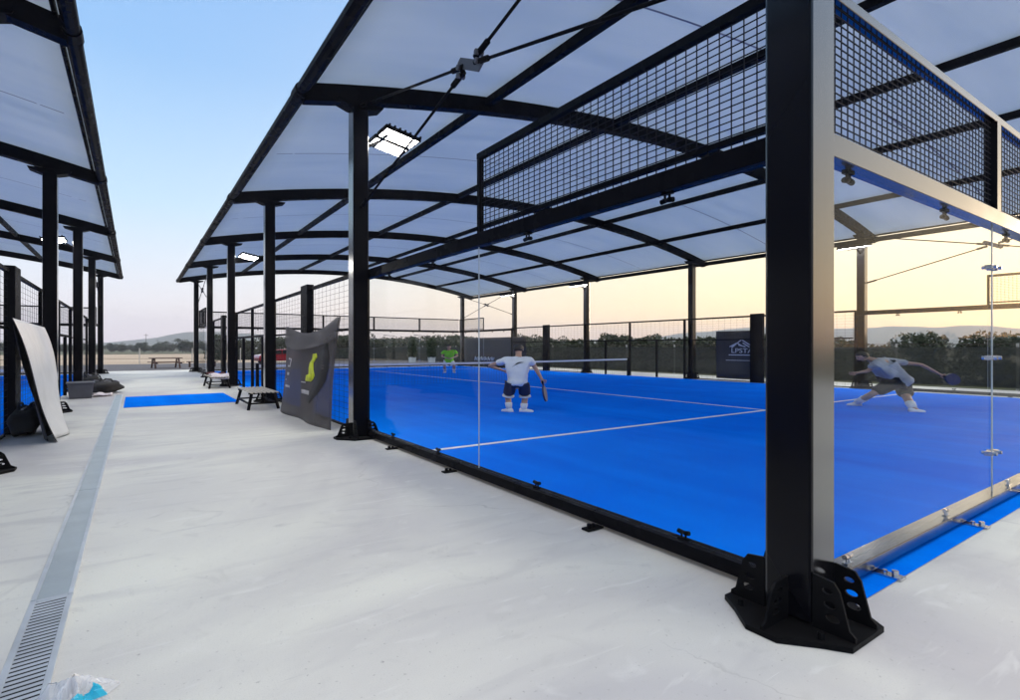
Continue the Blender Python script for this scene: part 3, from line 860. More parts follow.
print_strip('yellow_figure', M['yellow'], smooth_pts([(.66,.29),(.67,.35),(.64,.40),(.635,.46),(.65,.52),(.60,.535),(.595,.59)]), smooth_pts([(.73,.29),(.76,.34),(.71,.40),(.735,.47),(.78,.53),(.76,.565),(.72,.59)]), -.03)
print_strip('dark_figure', M['print_dark'], smooth_pts([(.86,.21),(.79,.28),(.76,.36),(.78,.47),(.81,.55),(.74,.66),(.64,.78)]), smooth_pts([(.88,.21),(.90,.27),(.94,.36),(.95,.47),(.93,.58),(.86,.68),(.72,.80)]), -.024)
for k, (u0, u1, v0, v1) in enumerate(((.22,.72,.185,.205),(.14,.26,.35,.37),(.24,.27,.36,.44),(.16,.27,.44,.46),(.17,.26,.52,.55),(.10,.60,.60,.612),(.14,.30,.66,.685),(.52,.70,.68,.72))):
    print_strip('lettering', M['print_grey'], smooth_pts([(u0,v0),(u0,v1)]), smooth_pts([(u1,v0),(u1,v1)]), -.027)

# windscreen hung on the far side fence, and a sheet standing in for a reflection
def screen(name, label, x, y0, y1, z0, z1, dirx=False):
    t = empty(name, (0,0,0), 0, label, 'windscreen')
    m = MB()
    m.grid(lambda u, v: ((x+.03*math.sin(u*9+v*3) if not dirx else lerp(y0,y1,u)), (lerp(y0,y1,u) if not dirx else x+.03*math.sin(u*9+v*3)), lerp(z0,z1,v)), 20, 8)
    o = m.build('cloth', M['windscreen'], t, smooth=True)
    sd = o.modifiers.new('thick','SOLIDIFY'); sd.thickness = .01
    return t
ws = screen('windscreen', 'grey windscreen with a white peak emblem on the far side fence', WXF+.16, 13.45, 15.75, .12, 2.36)
# emblem: rising peaks, a row of letters, an underline
em = MB()
def peakline(pts, w=.05):
    for a, e in zip(pts[:-1], pts[1:]):
        em.bar((WXF+.10,a[0],a[1]),(WXF+.10,e[0],e[1]), w, .012, up=(1,0,0))
peakline([(15.0,1.62),(14.62,1.80),(14.38,1.66)]); peakline([(14.9,1.58),(14.40,1.95),(14.05,1.74),(13.75,1.62)]); peakline([(14.34,1.80),(14.0,1.60)]); peakline([(14.55,1.70),(14.2,1.62)])
em.build('emblem', M['print_white'], ws)
tm = text_mesh('LPSTA', .30)
lm = MB(); mesh_into(lm, tm, Matrix.Translation((WXF+.10,14.38,1.34)) @ Matrix.Rotation(-math.pi/2,4,'Z') @ Matrix.Diagonal((1.35,.75,1,1)) @ Matrix.Rotation(math.pi/2,4,'X'))
lm.build('lettering', M['print_white'], ws)
em = MB(); em.box((WXF+.10,13.75,1.22),(WXF+.112,15.05,1.26)); em.box((WXF+.10,13.6,.98),(WXF+.11,15.2,1.0)); em.build('underline', M['print_white'], ws)
reflection_sheet = screen('windscreen', 'grey sheet standing in for a glass reflection, with white scribbled emblem at the far corner behind the player in white', WXF+.16, 31.2, 40.0, .12, 2.35)  # grey reflection in the glass, built as a coloured sheet
sq = MB()
for k in range(6):
    a = 38.2-k*.5
    sq.tube([(WXF+.09,a,.52),(WXF+.09,a-.12,.82),(WXF+.09,a-.26,.55),(WXF+.09,a-.42,.78)], .04, 6)
sq.build('emblem', M['print_white'], reflection_sheet)

# ------------------------------------------------------------------ plastic bag near the camera
t = empty('plastic_bag', (-.235,3.12,0), .3, 'crumpled clear plastic bag with cyan print, beside the slotted grate', 'plastic bag')
rnd = random.Random(3)
def pb(u, v):
    a = 2*math.pi*u; r = v
    n = 1+.22*math.sin(3*a+1)+.12*math.sin(7*a)+.06*math.sin(11*a+2)
    x = .15*n*r*math.cos(a); y = .15*n*r*math.sin(a)
    z = .004+.07*max(0,1-r**2)*(1+.5*math.sin(5*a+6*r))+.02*abs(math.sin(9*a+r*12))*(1-r)+rnd.uniform(0,.008)*(1-r)
    return (x,y,z)
m = MB(); m.grid(pb, 40, 14); m.build('film', M['plastic'], t)
m = MB()
m.grid(lambda u, v: tuple(Vector(pb(.62+.30*u,.55+.38*v))+Vector((0,0,.007))), 14, 6); m.build('print', M['cyan'], t)
m = MB(); m.grid(lambda u, v: tuple(Vector(pb(.1+.25*u,.3+.3*v))+Vector((0,0,.008))), 10, 5); m.build('print', M['white'], t)

# ------------------------------------------------------------------ people
def skin_mesh(joints, edges, root, sub=2):
    names = list(joints); idx = {n:i for i,n in enumerate(names)}
    me = bpy.data.meshes.new('skin'); me.from_pydata([joints[n][:3] for n in names], [(idx[a],idx[b]) for a,b in edges], [])
    ob = bpy.data.objects.new('skin', me); col.objects.link(ob)
    md = ob.modifiers.new('s','SKIN'); md.use_smooth_shade = True
    for n, i in idx.items():
        r = joints[n][3]; r = r if isinstance(r, tuple) else (r, r)
        me.skin_vertices[0].data[i].radius = r; me.skin_vertices[0].data[i].use_root = (n == root)
    ss = ob.modifiers.new('u','SUBSURF'); ss.levels = sub; ss.render_levels = sub
    return baked(ob)
def person(loc, rz, J, mats, label, K=1.6, long_sock=True, headdir=(0,1,0), shirt_w=1.0, emblem=False, bulk=1.0):
    """J: joint name -> (x, y, z) in the person's own frame, y pointing away from the photographer"""
    t = empty('person', loc, rz, label, 'person')
    V = {k: Vector((v[0]/K, v[1]/K, v[2])) for k, v in J.items()}
    S = Matrix.Diagonal((K,K,1,1))
    def put(mb_or_me, name, mat, par=t, smooth=True):
        me = mb_or_me
        me.transform(S); me.materials.clear(); me.materials.append(mat)
        for p in me.polygons: p.use_smooth = smooth
        return link(name, me, par)
    j = {}
    def A(n, p, r): j[n] = (p.x,p.y,p.z,r)
    pel, chest, neck, head = V['pelvis'], V['chest'], V['neck'], V['head']
    A('pelvis', pel, .125); A('waist', pel.lerp(chest,.5), .118); A('chest', chest, .135); A('neck', neck, .055); A('skull', neck.lerp(head,.7), .06)
    ed = [('pelvis','waist'),('waist','chest'),('chest','neck'),('neck','skull')]
    for s in 'LR':
        sh, el, wr = V['sh'+s], V['el'+s], V['wr'+s]
        A('sh'+s, sh, .062); A('el'+s, el, .042); A('fa'+s, el.lerp(wr,.35), .042); A('wr'+s, wr, .028)
        hand = wr+(wr-el).normalized()*.08; A('ha'+s, hand, .036)
        ed += [('chest','sh'+s),('sh'+s,'el'+s),('el'+s,'fa'+s),('fa'+s,'wr'+s),('wr'+s,'ha'+s)]
        hp, kn, an, to = V['hip'+s], V['kn'+s], V['an'+s], V['to'+s]
        A('hip'+s, hp, .095); A('th'+s, hp.lerp(kn,.5), .082*bulk); A('kn'+s, kn, .056*bulk); A('ca'+s, kn.lerp(an,.35), .060*bulk); A('an'+s, an, .038*bulk); A('to'+s, an.lerp(to,.7)-Vector((0,0,.02)), .032)
        ed += [('pelvis','hip'+s),('hip'+s,'th'+s),('th'+s,'kn'+s),('kn'+s,'ca'+s),('ca'+s,'an'+s),('an'+s,'to'+s)]
    me = skin_mesh(j, ed, 'pelvis')
    b = MB(); mesh_into(b, me, Matrix())
    # five fingers on each hand, rooted in the palm and curled
    for s in 'LR':
        el, wr = V['el'+s], V['wr'+s]; d = (wr-el).normalized(); side = d.cross(Vector((0,1,.3))).normalized(); nrm = side.cross(d)
        for k, ln in enumerate((.075,.085,.08,.062)):
            o = wr+d*.10+side*(.024*(k-1.5)); c1 = o+d*ln*.5+nrm*.012; c2 = o+d*ln*.75+nrm*.04
            b.tube([wr+d*.07+side*(.018*(k-1.5)),o,c1,c2], [.011,.010,.009,.007], 6)
        o = wr+d*.05+side*.03; b.tube([o-side*.012,o+side*.025+d*.03,o+side*.028+d*.06+nrm*.02], [.013,.012,.009], 6)
    # head with jaw, nose and ears, merged into the body
    hd = Vector(headdir).normalized(); rt = hd.cross(Vector((0,0,1))).normalized(); up = rt.cross(hd).normalized()
    Hm = Matrix((( rt.x,hd.x,up.x,head.x),(rt.y,hd.y,up.y,head.y),(rt.z,hd.z,up.z,head.z),(0,0,0,1)))
    hb = MB(); hb.ball((0,0,0), (.078,.098,.118), 12)
    hv = []
    for (x,y,z) in hb.v:
        if z < 0: x *= 1-.30*(-z/.118)**1.3; y = y*(1-.12*(-z/.118))+.012*(-z/.118)
        hv.append(Hm @ Vector((x,y,z)))
    b.add(hv, hb.f)
    nb = MB(); nb.ball((0,.100,-.018),(.013,.020,.026),6); nb.ball((.078,-.005,-.005),(.012,.022,.032),6); nb.ball((-.078,-.005,-.005),(.012,.022,.032),6); nb.ball((0,.09,-.062),(.026,.010,.007),6)
    b.add([Hm @ Vector(v) for v in nb.v], nb.f)
    put(b.mesh('body'), 'body', M['skin'])
    ey = MB(); ey.ball((.030,.088,.008),(.013,.009,.009),6); ey.ball((-.030,.088,.008),(.013,.009,.009),6)
    e2 = MB(); e2.add([Hm @ Vector(v) for v in ey.v], ey.f); put(e2.mesh('eyes'), 'eyes', M['eye'])
    # hair: cap over the back and top of the skull with a rough outline
    rr = random.Random(label)
    hc = MB(); hc.ball((0,-.012,.022), (.090,.104,.112), 14)
    hv = []
    for (x,y,z) in hc.v:
        q = 1+rr.uniform(-.05,.08)
        if y > .02 and z < .06: q *= .80
        if z < -.05: q *= .86
        hv.append(Hm @ Vector((x*q,y*q,z*q)))
    h2 = MB(); h2.add(hv, hc.f); put(h2.mesh('hair'), 'hair', mats['hair'])
    # shirt
    j2 = {}; j = j2
    hem = pel.lerp(chest, -.42)
    A('hem', hem, .212*shirt_w); A('mid', pel.lerp(chest,.5), .178*shirt_w); A('top', chest, .165*shirt_w); A('col', chest.lerp(neck,.72), .085)
    e_ = [('hem','mid'),('mid','top'),('top','col')]
    for s in 'LR':
        A('s'+s, V['sh'+s], .088); A('e'+s, V['sh'+s].lerp(V['el'+s],.62), .080)
        e_ += [('top','s'+s),('s'+s,'e'+s)]
    sm = skin_mesh(j2, e_, 'mid', 3)
    for v in sm.vertices:      # cloth folds
        q = Vector((v.co.x*9, v.co.y*9, v.co.z*5))
        v.co += v.normal*(.020*noise.noise(q)+.010*noise.noise(q*2.3))
    tree = BVHTree.FromPolygons([v.co.copy() for v in sm.vertices], [tuple(p.vertices) for p in sm.polygons])
    shirt = put(sm, 'shirt', mats['shirt'])
    if emblem:
        # long curved tick across the shoulder blades
        n = 16; vs = []
        for i in range(n+1):
            u = i/n; x = -.115+.20*u; z0 = .012-.075*(1-u)**2.2+.040*u
            wdt = .006+.030*math.sin(math.pi*min(1,(1-u)*1.15))**1.3
            for dz in (0, wdt):
                p = chest+Vector((x,-.6,z0+dz+.005)); hit = tree.ray_cast(p, Vector((0,1,0)))
                q = hit[0] if hit[0] is not None else p+Vector((0,.5,0))
                vs.append((q.x,q.y-.008,q.z))
        lb = MB(); lb.add(vs, [(2*i,2*i+2,2*i+3,2*i+1) for i in range(n)])
        put(lb.mesh('emblem'), 'emblem', M['logo_dark'], shirt)
    # shorts
    j3 = {}; j = j3
    A('p', pel+Vector((0,0,.06)), .155*shirt_w)
    e_ = []
    for s in 'LR':
        hp, kn = V['hip'+s], V['kn'+s]
        A('h'+s, hp, .118*bulk); A('m'+s, hp.lerp(kn,.45), .112*bulk); A('k'+s, hp.lerp(kn,.86), .112*bulk)
        e_ += [('p','h'+s),('h'+s,'m'+s),('m'+s,'k'+s)]
    so = put(skin_mesh(j3, e_, 'p'), 'shorts', mats['shorts'])
    if mats.get('trim'):
        for s in 'LR':
            hp, kn = V['hip'+s], V['kn'+s]; a, e = hp.lerp(kn,.84), hp.lerp(kn,.92)
            tb = MB(); tb.tube([a,e], [.106,.108], 14); put(tb.mesh('trim'), 'trim', mats['trim'], so)
    for s in 'LR':
        kn, an, to = V['kn'+s], V['an'+s], V['to'+s]
        kb = MB(); a = an.lerp(kn,.50); kb.tube([an,an.lerp(kn,.25),a], [.050*bulk,.058*bulk,.066*bulk], 12); put(kb.mesh('sock'), 'sock', M['shirt_white'])
        f = (to-an); f.z = 0; f.normalize(); sd = Vector((f.y,-f.x,0))
        heel = Vector((an.x,an.y,0))-f*.07
        sb = MB(); prof = [(0,.040,.085),(.05,.048,.098),(.11,.050,.085),(.165,.054,.065),(.215,.046,.052),(.24,.022,.036)]
        vs = []
        base = to.z
        for (u, hw, hh) in prof:
            c = heel+f*u
            lift = max(0, an.z-.10)
            for (a_, z_) in ((-1,.004),(1,.004),(.9,hh*.6),(.55,hh),(-.55,hh),(-.9,hh*.6)):
                p = c+sd*(hw*a_); vs.append((p.x,p.y,z_+lift*(1-u/.24)))
        fs = []
        for i in range(len(prof)-1):
            for k in range(6): fs.append((i*6+k,i*6+(k+1)%6,(i+1)*6+(k+1)%6,(i+1)*6+k))
        fs += [tuple(reversed(range(6))), tuple((len(prof)-1)*6+k for k in range(6))]
        sb.add(vs, fs); put(sb.mesh('shoe'), 'shoe', M['white'])
    return t
THETA = math.atan(375/541)
def racket(loc_a, d, label, side):
    a = Vector(loc_a); d = Vector(d).normalized(); s = Vector(side); s = (s-d*s.dot(d)).normalized(); nrm = d.cross(s)
    t = empty('padel_racket', a, 0, label, 'racket')
    g = MB(); g.tube([d*-.04,d*.14], .024, 8); g.build('grip', M['steel_matte'], t)
    h = MB(); n = 20
    ring = [d*(.36+.20*math.cos(2*math.pi*k/n))+s*(.15*math.sin(2*math.pi*k/n)) for k in range(n)]
    vs = [p+nrm*.022 for p in ring]+[p-nrm*.022 for p in ring]
    h.add(vs, [tuple(range(n)), tuple(reversed(range(n,2*n)))]+[(i,(i+1)%n,n+(i+1)%n,n+i) for i in range(n)])
    h.bar(d*.12+s*.02,d*.2+s*.07,.03,.02); h.bar(d*.12-s*.02,d*.2-s*.07,.03,.02)
    h.build('head', M['racket'], t)
    return t
def ray_loc(px, zc):
    xc = (px-510)/541*zc
    return Vector((xc*math.cos(THETA)+zc*math.sin(THETA), -xc*math.sin(THETA)+zc*math.cos(THETA), 0))
def to_world(base, x, y, z):
    return Vector((base.x+x*math.cos(THETA)+y*math.sin(THETA), base.y-x*math.sin(THETA)+y*math.cos(THETA), z))
# player 1: crouched, seen from behind, px -> own frame at depth 13.4
def fr(px, py, y=0, zc=13.4, cx=517):
    return (((px-510)*(zc+y)-(cx-510)*zc)/541, y, CAM_H-(py-347)*(zc+y)/541)
B1 = ray_loc(517, 13.4)
J1 = dict(pelvis=fr(517,381), chest=fr(518.5,364.5,.12), neck=fr(518.5,355.5,.22), head=fr(518.5,349.5,.34),
          shL=fr(506,360,.10), elL=fr(489,366,.16), wrL=fr(503,370.5,.5), shR=fr(530,360,.10), elR=fr(536,369,.12), wrR=fr(541,378,.12),
          hipL=fr(510.5,386), knL=fr(508,397,.15), anL=fr(509,408.6), toL=fr(505,412,.10),
          hipR=fr(524,386), knR=fr(525,397.5,.12), anR=fr(523.5,409.6), toR=fr(535,413,-.05))
person(B1, -THETA, J1, dict(hair=M['hair'], shirt=M['shirt_white'], shorts=M['shorts_navy'], trim=M['print_white']),
       'player seen from behind in a white shirt and navy shorts, racket hanging low', K=1.44, headdir=(.1,1,-.35), emblem=True)
w1 = to_world(B1, *fr(542,379.5,.12))
racket(w1, to_world(B1,*fr(545,395,.12))-w1, 'dark blue racket held low by the player in white', (math.sin(THETA)+.25,math.cos(THETA)-.2,0))
# player 2: low lunge, seen from the side
B2 = ray_loc(893, 14.3)
def f2(px, py, y=0): return fr(px, py, y, 14.3, 893)
J2 = dict(pelvis=f2(897,380), chest=f2(881,363.5), neck=f2(870,359), head=f2(862,356.5),
          shL=f2(875,365,-.25), elL=f2(868,371,-.1), wrL=f2(859,372.5,-.1), shR=f2(886,360.5,.2), elR=f2(921,364.5,.2), wrR=f2(939,374,.2),
          hipL=f2(888,386,-.15), knL=f2(872,394,-.1), anL=f2(857,402.5,.55), toL=f2(848,405,.6),
          hipR=f2(903,387,.1), knR=f2(907,398,-.3), anR=f2(913.5,408.5,-.9), toR=f2(922,410.5,-.95))
person(B2, -THETA, J2, dict(hair=M['hair'], shirt=M['shirt_grey'], shorts=M['shorts_black']),
       'player lunging low in a loose grey shirt and black shorts, arm stretched back', K=1.46, headdir=(-1,.1,-.55), shirt_w=1.34, bulk=1.25)
w2 = to_world(B2, *f2(940,375,.2))
racket(w2, to_world(B2,*f2(964,383,.2))-w2, 'dark racket held out behind the lunging player', (0,0,1))
# player 3: far side of the net, facing us
B3 = ray_loc(449, 34)
def f3(px, py, y=0): return fr(px, py, y, 34, 449)
J3 = dict(pelvis=f3(449,360.5), chest=f3(449.3,353,-.2), neck=f3(449.2,350,-.28), head=f3(449,347,-.36),
          shL=f3(443.6,351.2,-.15), elL=f3(442,356.5,-.3), wrL=f3(446.5,358,-.9), shR=f3(455,351.2,-.15), elR=f3(457.5,356,-.3), wrR=f3(452,358,-.9),
          hipL=f3(446,362), knL=f3(444.5,366,-.3), anL=f3(445,371,0), toL=f3(444,372.6,-.3), hipR=f3(452,362), knR=f3(454,366,-.3), anR=f3(454,371), toR=f3(455,372.6,-.3))
person(B3, -THETA, J3, dict(hair=M['hair'], shirt=M['shirt_green'], shorts=M['shorts_white']),
       'player in a lime green shirt and white shorts crouching beyond the net', K=1.6, headdir=(0,-1,-.2))

# ------------------------------------------------------------------ far side of the site: fence, table, car, poles
def wire_fence(name, label, p0, p1, n, h, post_mat, rails, net=False):
    t = empty(name, p0, 0, label, 'fence')
    d = Vector(p1)-Vector(p0)
    for i in range(n+1):
        a = d*(i/n); m = MB(); m.tube([(a.x,a.y,-.02),(a.x,a.y,h)], .045, 8); m.build('post', post_mat, t)
    m = MB()
    for z in rails: m.bar((0,0,z),(d.x,d.y,z), .022, .022)
    m.build('wire', M['post_dark'], t)
    if net:
        m = MB(); nn = Vector((-d.y,d.x,0)).normalized()*.06
        m.grid(lambda u, v: tuple(d*u+nn*(1.1+.3*math.sin(u*90+v*4))+Vector((0,0,.06+(h-.2)*v))), 120, 4); m.build('shade_net', M['shade'], t, smooth=True)
    return t
wire_fence('wire_fence', 'low wire fence with pale posts round the sand lot beyond the walkway', (-62,64,0), (36,64,0), 22, 1.5, M['post_pale'], (.45,.9,1.35))
wire_fence('wire_fence', 'long wire fence with pale posts between the court and the hedge', (26.9,-2,0), (26.9,64,0), 17, 1.75, M['post_pale'], (.3,.6,.9,1.2,1.5,1.72), True)
wire_fence('wire_fence', 'dark netted fence across the far end of the site, beyond the white planters', (26.8,58.5,0), (13.6,58.5,0), 4, 1.7, M['post_pale'], (.4,.8,1.2,1.6), True)

t = empty('picnic_table', (1.95,49.3,-.004), R(8), 'red brown picnic table on the asphalt at the end of the walkway', 'picnic table')
m = MB()
for k in range(5): m.box((-1.05,-.46+k*.19,.74),(1.05,-.46+k*.19+.175,.79))
m.build('tabletop', M['wood_red'], t, bevel=.006)
for s in (-1,1):
    m = MB(); m.box((-1.05,s*.86-.16,.42),(1.05,s*.86-.005,.465)); m.box((-1.05,s*.86+.005,.42),(1.05,s*.86+.16,.465)); m.build('seat', M['wood_red'], t, bevel=.006)
for x in (-.8,.8):
    for s in (-1,1):
        m = MB(); m.bar((x,s*.3,.74),(x,s*.78,.003), .10,.08); m.build('leg', M['wood_red'], t)
    m = MB(); m.box((x+.055,-.98,.345),(x+.115,.98,.418)); m.build('brace', M['wood_red'], t)
t = empty('bench', (4.5,50.4,-.004), R(4), 'low brown timber bench to one side of the picnic table', 'bench')
m = MB(); m.box((-1.1,-.18,.40),(1.1,.18,.46)); m.build('seat', M['wood_red'], t)
for x in (-.9,.9):
    m = MB(); m.box((x-.05,-.15,.0),(x+.05,.15,.398)); m.build('leg', M['wood_red'], t)

def car(loc, rz, paint, label):
    t = empty('car', loc, rz, label, 'car')
    prof = [(-2.1,.32),(-2.15,.62),(-2.02,.86),(-1.35,.95),(-.75,1.36),(.55,1.42),(1.25,1.0),(1.95,.88),(2.12,.66),(2.1,.32)]
    b = MB(); b.prism(prof, 'y', -.86, .86); b.build('body', paint, t, bevel=.09)
    for s in (-1,1):
        w = MB(); w.prism([(-1.12,.96),(-.68,1.30),(-.12,1.345),(-.12,.96)], 'y', s*.862, s*.872); w.build('window', M['car_glass'], t)
        w = MB(); w.prism([(-.02,.96),(-.02,1.345),(.50,1.36),(1.08,.97)], 'y', s*.862, s*.872); w.build('window', M['car_glass'], t)
        for x in (-1.3,1.32):
            wh = MB(); wh.tube([(x,s*.70,.32),(x,s*.885,.32)], .32, 20); wo = wh.build('wheel', M['tyre'], t)
            ri = MB(); ri.tube([(x,s*.886,.32),(x,s*.90,.32)], .19, 14); ri.build('rim', M['galv'], wo)
        l = MB(); l.box((2.08,s*.55-.17,.64),(2.15,s*.55+.17,.76)); l.build('headlight', M['white'], t, bevel=.02)
    g = MB(); g.add([(1.22,-.74,1.03),(1.22,.74,1.03),(.60,.68,1.405),(.60,-.68,1.405)], [(0,1,2,3)]); o = g.build('windscreen', M['car_glass'], t); o.location = (.03,0,.015)
    return t
car((11.2,54.5,-.004), R(10), M['car_red'], 'red car parked on the asphalt behind the dark banner')

def pole(loc, h, arm, label, name='lamp_post'):
    t = empty(name, loc, 0, label, 'lamp post' if arm else 'utility pole')
    m = MB(); m.tube([(0,0,-.05),(0,0,h)], [.11,.06], 8); m.build('pole', M['pole'], t)
    if arm:
        m = MB(); m.tube([(0,0,h-.05),(-.5,0,h+.12),(-1.7,0,h+.22)], .04, 6); m.build('arm', M['pole'], t)
        m = MB(); m.box((-2.2,-.12,h+.17),(-1.65,.12,h+.27)); m.build('lamp_head', M['pole'], t, bevel=.03)
    else:
        m = MB(); m.box((-.7,-.05,h-.7),(.7,.05,h-.58)); m.build('crossarm', M['pole'], t)
    return t
def gl(px, zc): 
    v = ray_loc(px, zc); return (v.x, v.y, -.012)
pole(gl(429.5, 70), 2.9, True, 'lamp post nearer the white planters, beyond the far end wall')
pole(gl(397, 84), 3.2, True, 'lamp post further from the net, over the hedge beyond the far end wall')
for px, zc, h, lab in ((146,190,6.4,'tallest dark pole on the skyline at the end of the walkway'),(157.5,230,5.0,'middle pole of the three on the skyline at the end of the walkway'),(173.5,210,4.6,'shortest skyline pole, nearest the court with the players')):
    pole(gl(px, zc), h, False, lab, 'utility_pole')

# ------------------------------------------------------------------ vegetation
def leaf_cloud(rnd, blobs, n, size):
    m = MB()
    tot = sum(b[3]*b[4] for b in blobs)
    for (cx,cy,cz,rx,rz) in blobs:
        for _ in range(int(n*rx*rz/tot)):
            while True:
                a = Vector((rnd.uniform(-1,1),rnd.uniform(-1,1),rnd.uniform(-1,1)))
                l = a.length
                if .25 < l < 1: break
            a *= (l**-.45)
            p = Vector((cx+a.x*rx, cy+a.y*rx, max(.08,cz+a.z*rz)))
            s = size*rnd.uniform(.6,1.3)
            u = Vector((rnd.gauss(0,1),rnd.gauss(0,1),rnd.gauss(0,1))).normalized()
            w = u.cross(Vector((rnd.gauss(0,1),rnd.gauss(0,1),rnd.gauss(0,1)))).normalized()
            m.add([p-u*s*.5, p+w*s*.32, p+u*s*.5, p-w*s*.32], [(0,1,2,3)])
    return m
def tree_proto(name, seed, h, w, trunk_h, mat, nleaf, leaf, lobes):
    rnd = random.Random(seed)
    t = empty(name)
    tr = MB(); tr.tube([(0,0,-.1),(.05,0,trunk_h*.6),(-.03,.04,h*.62)], [.14*h/4,.10*h/4,.03], 7)
    blobs = []
    for k in range(lobes):
        a = rnd.uniform(0,6.28); q = rnd.uniform(.15,.62)*w/2; z = rnd.uniform(trunk_h+.08*h, h*.84)
        rr = rnd.uniform(.22,.40)*w/2*(1.15-.45*z/h)
        blobs.append((q*math.cos(a), q*math.sin(a), z, rr*1.15, rr*.85))
        if k < 6: tr.tube([(0,0,trunk_h*rnd.uniform(.5,1)),(q*.5*math.cos(a),q*.5*math.sin(a),z*.72),(q*math.cos(a),q*math.sin(a),z)], [.06*h/4,.035*h/4,.012], 5)
    tr.build('trunk', M['bark'], t)
    leaf_cloud(rnd, blobs, nleaf, leaf).build('crown', mat, t)
    return t
protos = [tree_proto('hedge_bush', 11, 2.5, 4.6, .05, M['leaf'], 3600, .25, 22),
          tree_proto('hedge_bush', 12, 2.7, 5.0, .05, M['leaf_olive'], 3600, .26, 22),
          tree_proto('hedge_bush', 13, 2.3, 4.4, .05, M['leaf'], 3400, .25, 20)]
hrnd = random.Random(21)
BL = ['dark green bush in the dense hedge behind the court', 'olive green taller bush in the dense hedge behind the court', 'low dark bush in the dense hedge behind the court']
cnt = [0,0,0]
def plant(pr, x, y, s, label, cat, group):
    i = pr
    o = protos[i] if cnt[i] == 0 else copy_tree(protos[i]); cnt[i] += 1
    o.location = (x,y,-.012); o.rotation_euler = (0,0,hrnd.uniform(0,6.28)); o.scale = (s*hrnd.uniform(.9,1.1), s*hrnd.uniform(.9,1.1), s*hrnd.uniform(.85,1.12))
    tag(o, label, cat, group)
ys = -6.0
while ys < 92:
    i = hrnd.choice((0,0,1,2))
    plant(i, 29.8+hrnd.uniform(-.5,.5), ys, .80 if ys < 14 else .92, BL[i], 'bush', 'bushes of the hedge behind the court')
    ys += hrnd.uniform(1.9,2.5)
xs_ = 9.0
while xs_ < 60:
    i = hrnd.choice((0,0,1,2))
    plant(i, xs_, 78+hrnd.uniform(-1.5,1.5)-(xs_-9)*.1, 1.25, BL[i], 'bush', 'bushes of the hedge behind the court')
    xs_ += hrnd.uniform(2.4,3.2)
tproto = [tree_proto('tree', 31, 4.9, 6.2, .9, M['leaf'], 3200, .32, 20), tree_proto('tree', 32, 4.3, 7.4, .8, M['leaf_olive'], 3200, .34, 22), tree_proto('tree', 33, 5.4, 5.4, 1.1, M['leaf'], 3000, .32, 18)]
TL = ['round dark green tree in the belt of trees beyond the courts', 'broad olive green tree in the belt of trees beyond the courts', 'slender dark tree in the belt of trees beyond the courts']
tc_ = [0,0,0]
def plant_tree(i, x, y, s):
    o = tproto[i] if tc_[i] == 0 else copy_tree(tproto[i]); tc_[i] += 1
    o.location = (x,y,-.012); o.rotation_euler = (0,0,hrnd.uniform(0,6.28)); o.scale = (s*hrnd.uniform(.9,1.2), s*hrnd.uniform(.9,1.2), s*hrnd.uniform(.9,1.08))
    tag(o, TL[i], 'tree', 'trees of the belt beyond the courts')
for px in range(520, 860, 15):
    zc = hrnd.uniform(62,88); v = ray_loc(px+hrnd.uniform(-5,5), zc); plant_tree(hrnd.choice((0,1,2)), v.x, v.y, (.62+.05*math.sin(px*.05)) * zc/75*1.05)
for px in range(860, 1240, 20):
    zc = hrnd.uniform(55,72); v = ray_loc(px, zc); plant_tree(hrnd.choice((0,1)), v.x, v.y, .46*zc/65)
for px in range(330, 520, 11):
    zc = hrnd.uniform(88,112); v = ray_loc(px+hrnd.uniform(-4,4), zc); plant_tree(hrnd.choice((0,1,2)), v.x, v.y, .66*zc/100)
for px in list(range(-60, 330, 8)):
    zc = hrnd.uniform(150,185); v = ray_loc(px+hrnd.uniform(-4,4), zc); plant_tree(hrnd.choice((0,1,1)), v.x, v.y, .62+.22*max(0,math.sin(px*.035+1)))
# clipped conifers in white planters
for px, lab in ((412.3,'tall clipped conifer in a white planter, nearer the dark column'),(431.7,'tall clipped conifer in a white planter, nearer the player in lime green')):
    v = ray_loc(px, 56); t = empty('potted_conifer', (v.x,v.y,-.012), 0, lab, 'potted tree', 'conifers in white planters beyond the far end wall')
    m = MB(); m.prism([(-.26,0),(.26,0),(.32,.58),(-.32,.58)], 'y', -.30, .30); m.build('planter', M['pot'], t, bevel=.03)
    m = MB(); m.tube([(0,0,.5),(0,0,2.0)], .06, 6); m.build('trunk', M['bark'], t)
    rnd = random.Random(px)
    leaf_cloud(rnd, [(0,0,.62+.36*k+.2,.56-.03*k,.36) for k in range(5)], 2200, .13).build('crown', M['leaf_cypress'], t)

# ------------------------------------------------------------------ hills
def ridge(name, az0, az1, dist, depth, prof, seed):
    rnd = random.Random(seed); ph = [rnd.uniform(0,6.28) for _ in range(8)]
    m = MB()
    def fn(u, v):
        a = R(lerp(az0, az1, u)); d = dist+depth*v
        q = u*40
        n = sum(math.sin(q*f+ph[k])/f for k, f in enumerate((.35,.8,1.7,3.1,6.3)))*.12
        z = prof(u)*math.sin(math.pi*min(1,v*1.0))**.8*(1+n*.6)
        return (d*math.sin(a), d*math.cos(a), -1+max(0,z)*(d/dist))
    m.grid(fn, 160, 14)
    return tag(m.build(name, M['hill'], smooth=True), kind='structure')
ridge('hills', 20, 110, 1060, 300, lambda u: 13+15*math.exp(-((u-.42)/.16)**2)+9*math.exp(-((u-.75)/.12)**2)+16*math.exp(-((u-.60)/.10)**2), 4)
ridge('hills', -40, 24, 1080, 300, lambda u: 4+20*math.exp(-((u-.74)/.14)**2)+7*math.exp(-((u-.2)/.2)**2), 5)

